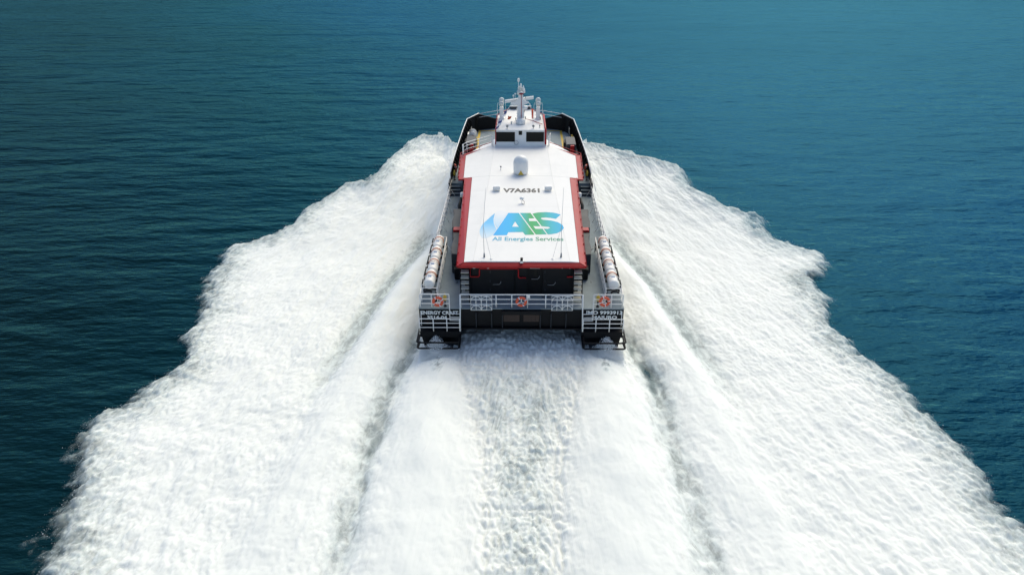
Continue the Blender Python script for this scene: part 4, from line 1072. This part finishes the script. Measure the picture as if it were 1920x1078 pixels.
def make_ring(p, label, rot):
    t = thing('life_ring', p, label, 'life ring', 'orange and white life rings', rot)
    mb_ = MB(); Rr, r_ = 0.30, 0.095
    n_, m_ = 32, 10
    vs_ = [((Rr + r_ * math.cos(b)) * math.cos(a), r_ * 0.8 * math.sin(b), (Rr + r_ * math.cos(b)) * math.sin(a)) for a in np.linspace(0, 2 * PI, n_, endpoint=False) for b in np.linspace(0, 2 * PI, m_, endpoint=False)]
    mb_.add(vs_, [(i * m_ + j, i * m_ + (j + 1) % m_, ((i + 1) % n_) * m_ + (j + 1) % m_, ((i + 1) % n_) * m_ + j) for i in range(n_) for j in range(m_)], True)
    mb_.build('ring', M['orange'], t)
    for a0 in (0.5, 2.07, 3.64, 5.2):
        q = [(Rr * math.cos(a), 0, Rr * math.sin(a)) for a in np.linspace(a0 - 0.09, a0 + 0.09, 5)]
        MB().tube(q, r_ * 1.06, 10).build('white_band', M['flagwhite'], t)
    hang = MB()
    for a in (PI / 2, PI / 2 + 2.1, PI / 2 - 2.1): hang.tube([(0, -0.04, 0), (0.38 * math.cos(a), 0.03, 0.38 * math.sin(a))], 0.028, 6)
    hang.build('holder', M['white'], t)
    return t


def make_light(p, label):
    t = thing('life_ring_light', p, label, 'marker light', 'yellow life ring marker lights')
    MB().lathe([(0.07, 0.45), (0.12, 0.5), (0.13, 0.75), (0.07, 0.85), (0.04, 0.98)], (0, 0, 0), 'Z', 12).build('float', M['yellow'], t)
    MB().lathe([(0.12, 0), (0.12, 0.03), (0.045, 0.05), (0.045, 0.47)], (0, 0, 0), 'Z', 12).build('handle', M['rubber'], t)
    return t


for px, lb in ((821, 'orange life ring on the stern rail above the ENERGY CRAFT name'), (977.5, 'orange life ring at the middle of the stern rail'), (1133.5, 'orange life ring on the stern rail above the IMO number')):
    q = U(px, 565, Y=-0.02)
    make_ring((q[0], -0.06, q[2]), lb, Matrix.Rotation(0.25 * (px > 1000), 4, 'Y'))
for sgn, lb in ((-1, 'orange life ring on the side rail left of the forward cabin'), (1, 'orange life ring on the side rail right of the forward cabin')):
    make_ring((sgn * 6.3, 24.2, FD + 0.7), lb, Matrix.Rotation(sgn * 1.1, 4, 'Z'))
    make_light((sgn * 6.25, 22.75, FD), 'yellow marker light by the steps on the %s side deck' % ('left' if sgn < 0 else 'right'))
for sgn, px in ((-1, 834.5), (1, 1121)):
    q = U(px, 571, Y=0.25)
    make_light((q[0], 0.3, DK), 'yellow marker light beside the %s stern life ring' % ('left' if sgn < 0 else 'right'))
q = U(990.5, 557, Y=0.0)
nb = thing('notice_plate', (q[0], 0.05, q[2] - 0.12), 'small white notice plate hung beside the middle stern life ring', 'plate')
MB().box(-0.12, 0.12, -0.015, 0.015, 0, 0.26).build('plate', M['white'], nb)


def make_flag(pts, cols, name, label):
    """cloth strip hanging along pts (list of px,py at a depth), banded by cols"""
    base = Vector(pts[0]); t = thing(name, tuple(base), label, 'flag', 'signal flags on the halyards')
    n_ = 12; L = (Vector(pts[1]) - base); wv = Vector(pts[2]) - base
    for k, c in enumerate(cols):
        a0, a1 = k / len(cols), (k + 1) / len(cols); vs_ = []; fs = []
        for i in range(n_ + 1):
            for j in range(7):
                u_ = a0 + (a1 - a0) * i / n_; v_ = j / 6
                p_ = L * u_ + wv * v_ * (1 - 0.35 * u_) + Vector((0.05 * math.sin(v_ * 7 + u_ * 4), 0.09 * math.sin(v_ * 8 + u_ * 6), 0.03 * math.sin(u_ * 9)))
                vs_.append(tuple(p_))
        for i in range(n_):
            for j in range(6): fs.append((i * 7 + j, i * 7 + j + 1, (i + 1) * 7 + j + 1, (i + 1) * 7 + j))
        o = MB().add(vs_, fs, True).build('cloth', M[c], t)
        md_ = o.modifiers.new('thick', 'SOLIDIFY'); md_.thickness = 0.006
    return t


def hp(f): return Vector(hl[0]).lerp(Vector(hl[1]), f)


make_flag((hp(0.30), hp(0.52), hp(0.30) + Vector((-0.32, 0.05, -0.1))), ['blue', 'flagwhite'], 'signal_flag', 'narrow blue and white flag high on the left halyard')
make_flag((hp(0.66), hp(0.99), hp(0.68) + Vector((-0.42, 0.05, -0.15))), ['blue', 'flagwhite', 'blue'], 'signal_flag', 'long blue and white flag low on the left halyard above the window')
q = U(954, 221, Y=29.0)
make_flag((Vector(q) + Vector((-0.1, 0, 0.15)), Vector(q) + Vector((-0.15, 0, -0.2)), Vector(q) + Vector((0.25, 0, 0.12))), ['flagorange'], 'signal_flag', 'small square orange flag left of the mast foot')
make_flag((Vector((1.02, MY, armz - 0.75)), Vector((1.14, MY - 0.8, mz + 0.45)), Vector((1.2, MY + 0.05, armz - 0.8))), ['flagorange'], 'signal_flag', 'orange pennant hanging from the right arm of the mast')

# ---- splash heaped on the jet guards, and the streams leaving them
rs = np.random.RandomState(5)
pts, szs = [], []
for sgn in (-1, 1):
    n_ = 14000
    x = rs.normal(sgn * 5.75, 0.7, n_); hgt = np.exp(-((x - sgn * 5.8) / 0.6) ** 2)
    y_ = -0.85 - rs.rand(n_) * 1.3
    z = 0.7 + rs.rand(n_) ** 1.5 * (0.3 + 0.95 * hgt) * np.clip((y_ + 2.6) / 1.2, 0.2, 1)
    m_ = (np.abs(x) > 4.25) & (np.abs(x) < 6.95)
    pts.append(np.stack([x, y_, z], 1)[m_]); szs.append(np.exp(rs.normal(-4.25, 0.4, m_.sum())))
    n_ = 4000
    x = sgn * (4.2 + rs.rand(n_) * 2.8); y_ = -1.0 - rs.rand(n_) * 2.2; z = 0.3 + rs.rand(n_) * 0.8
    pts.append(np.stack([x, y_, z], 1)); szs.append(np.exp(rs.normal(-4.4, 0.35, n_)))
droplets('stern_splash', np.concatenate(pts), np.concatenate(szs), 'white splash thrown up behind the black jet guards at the stern')
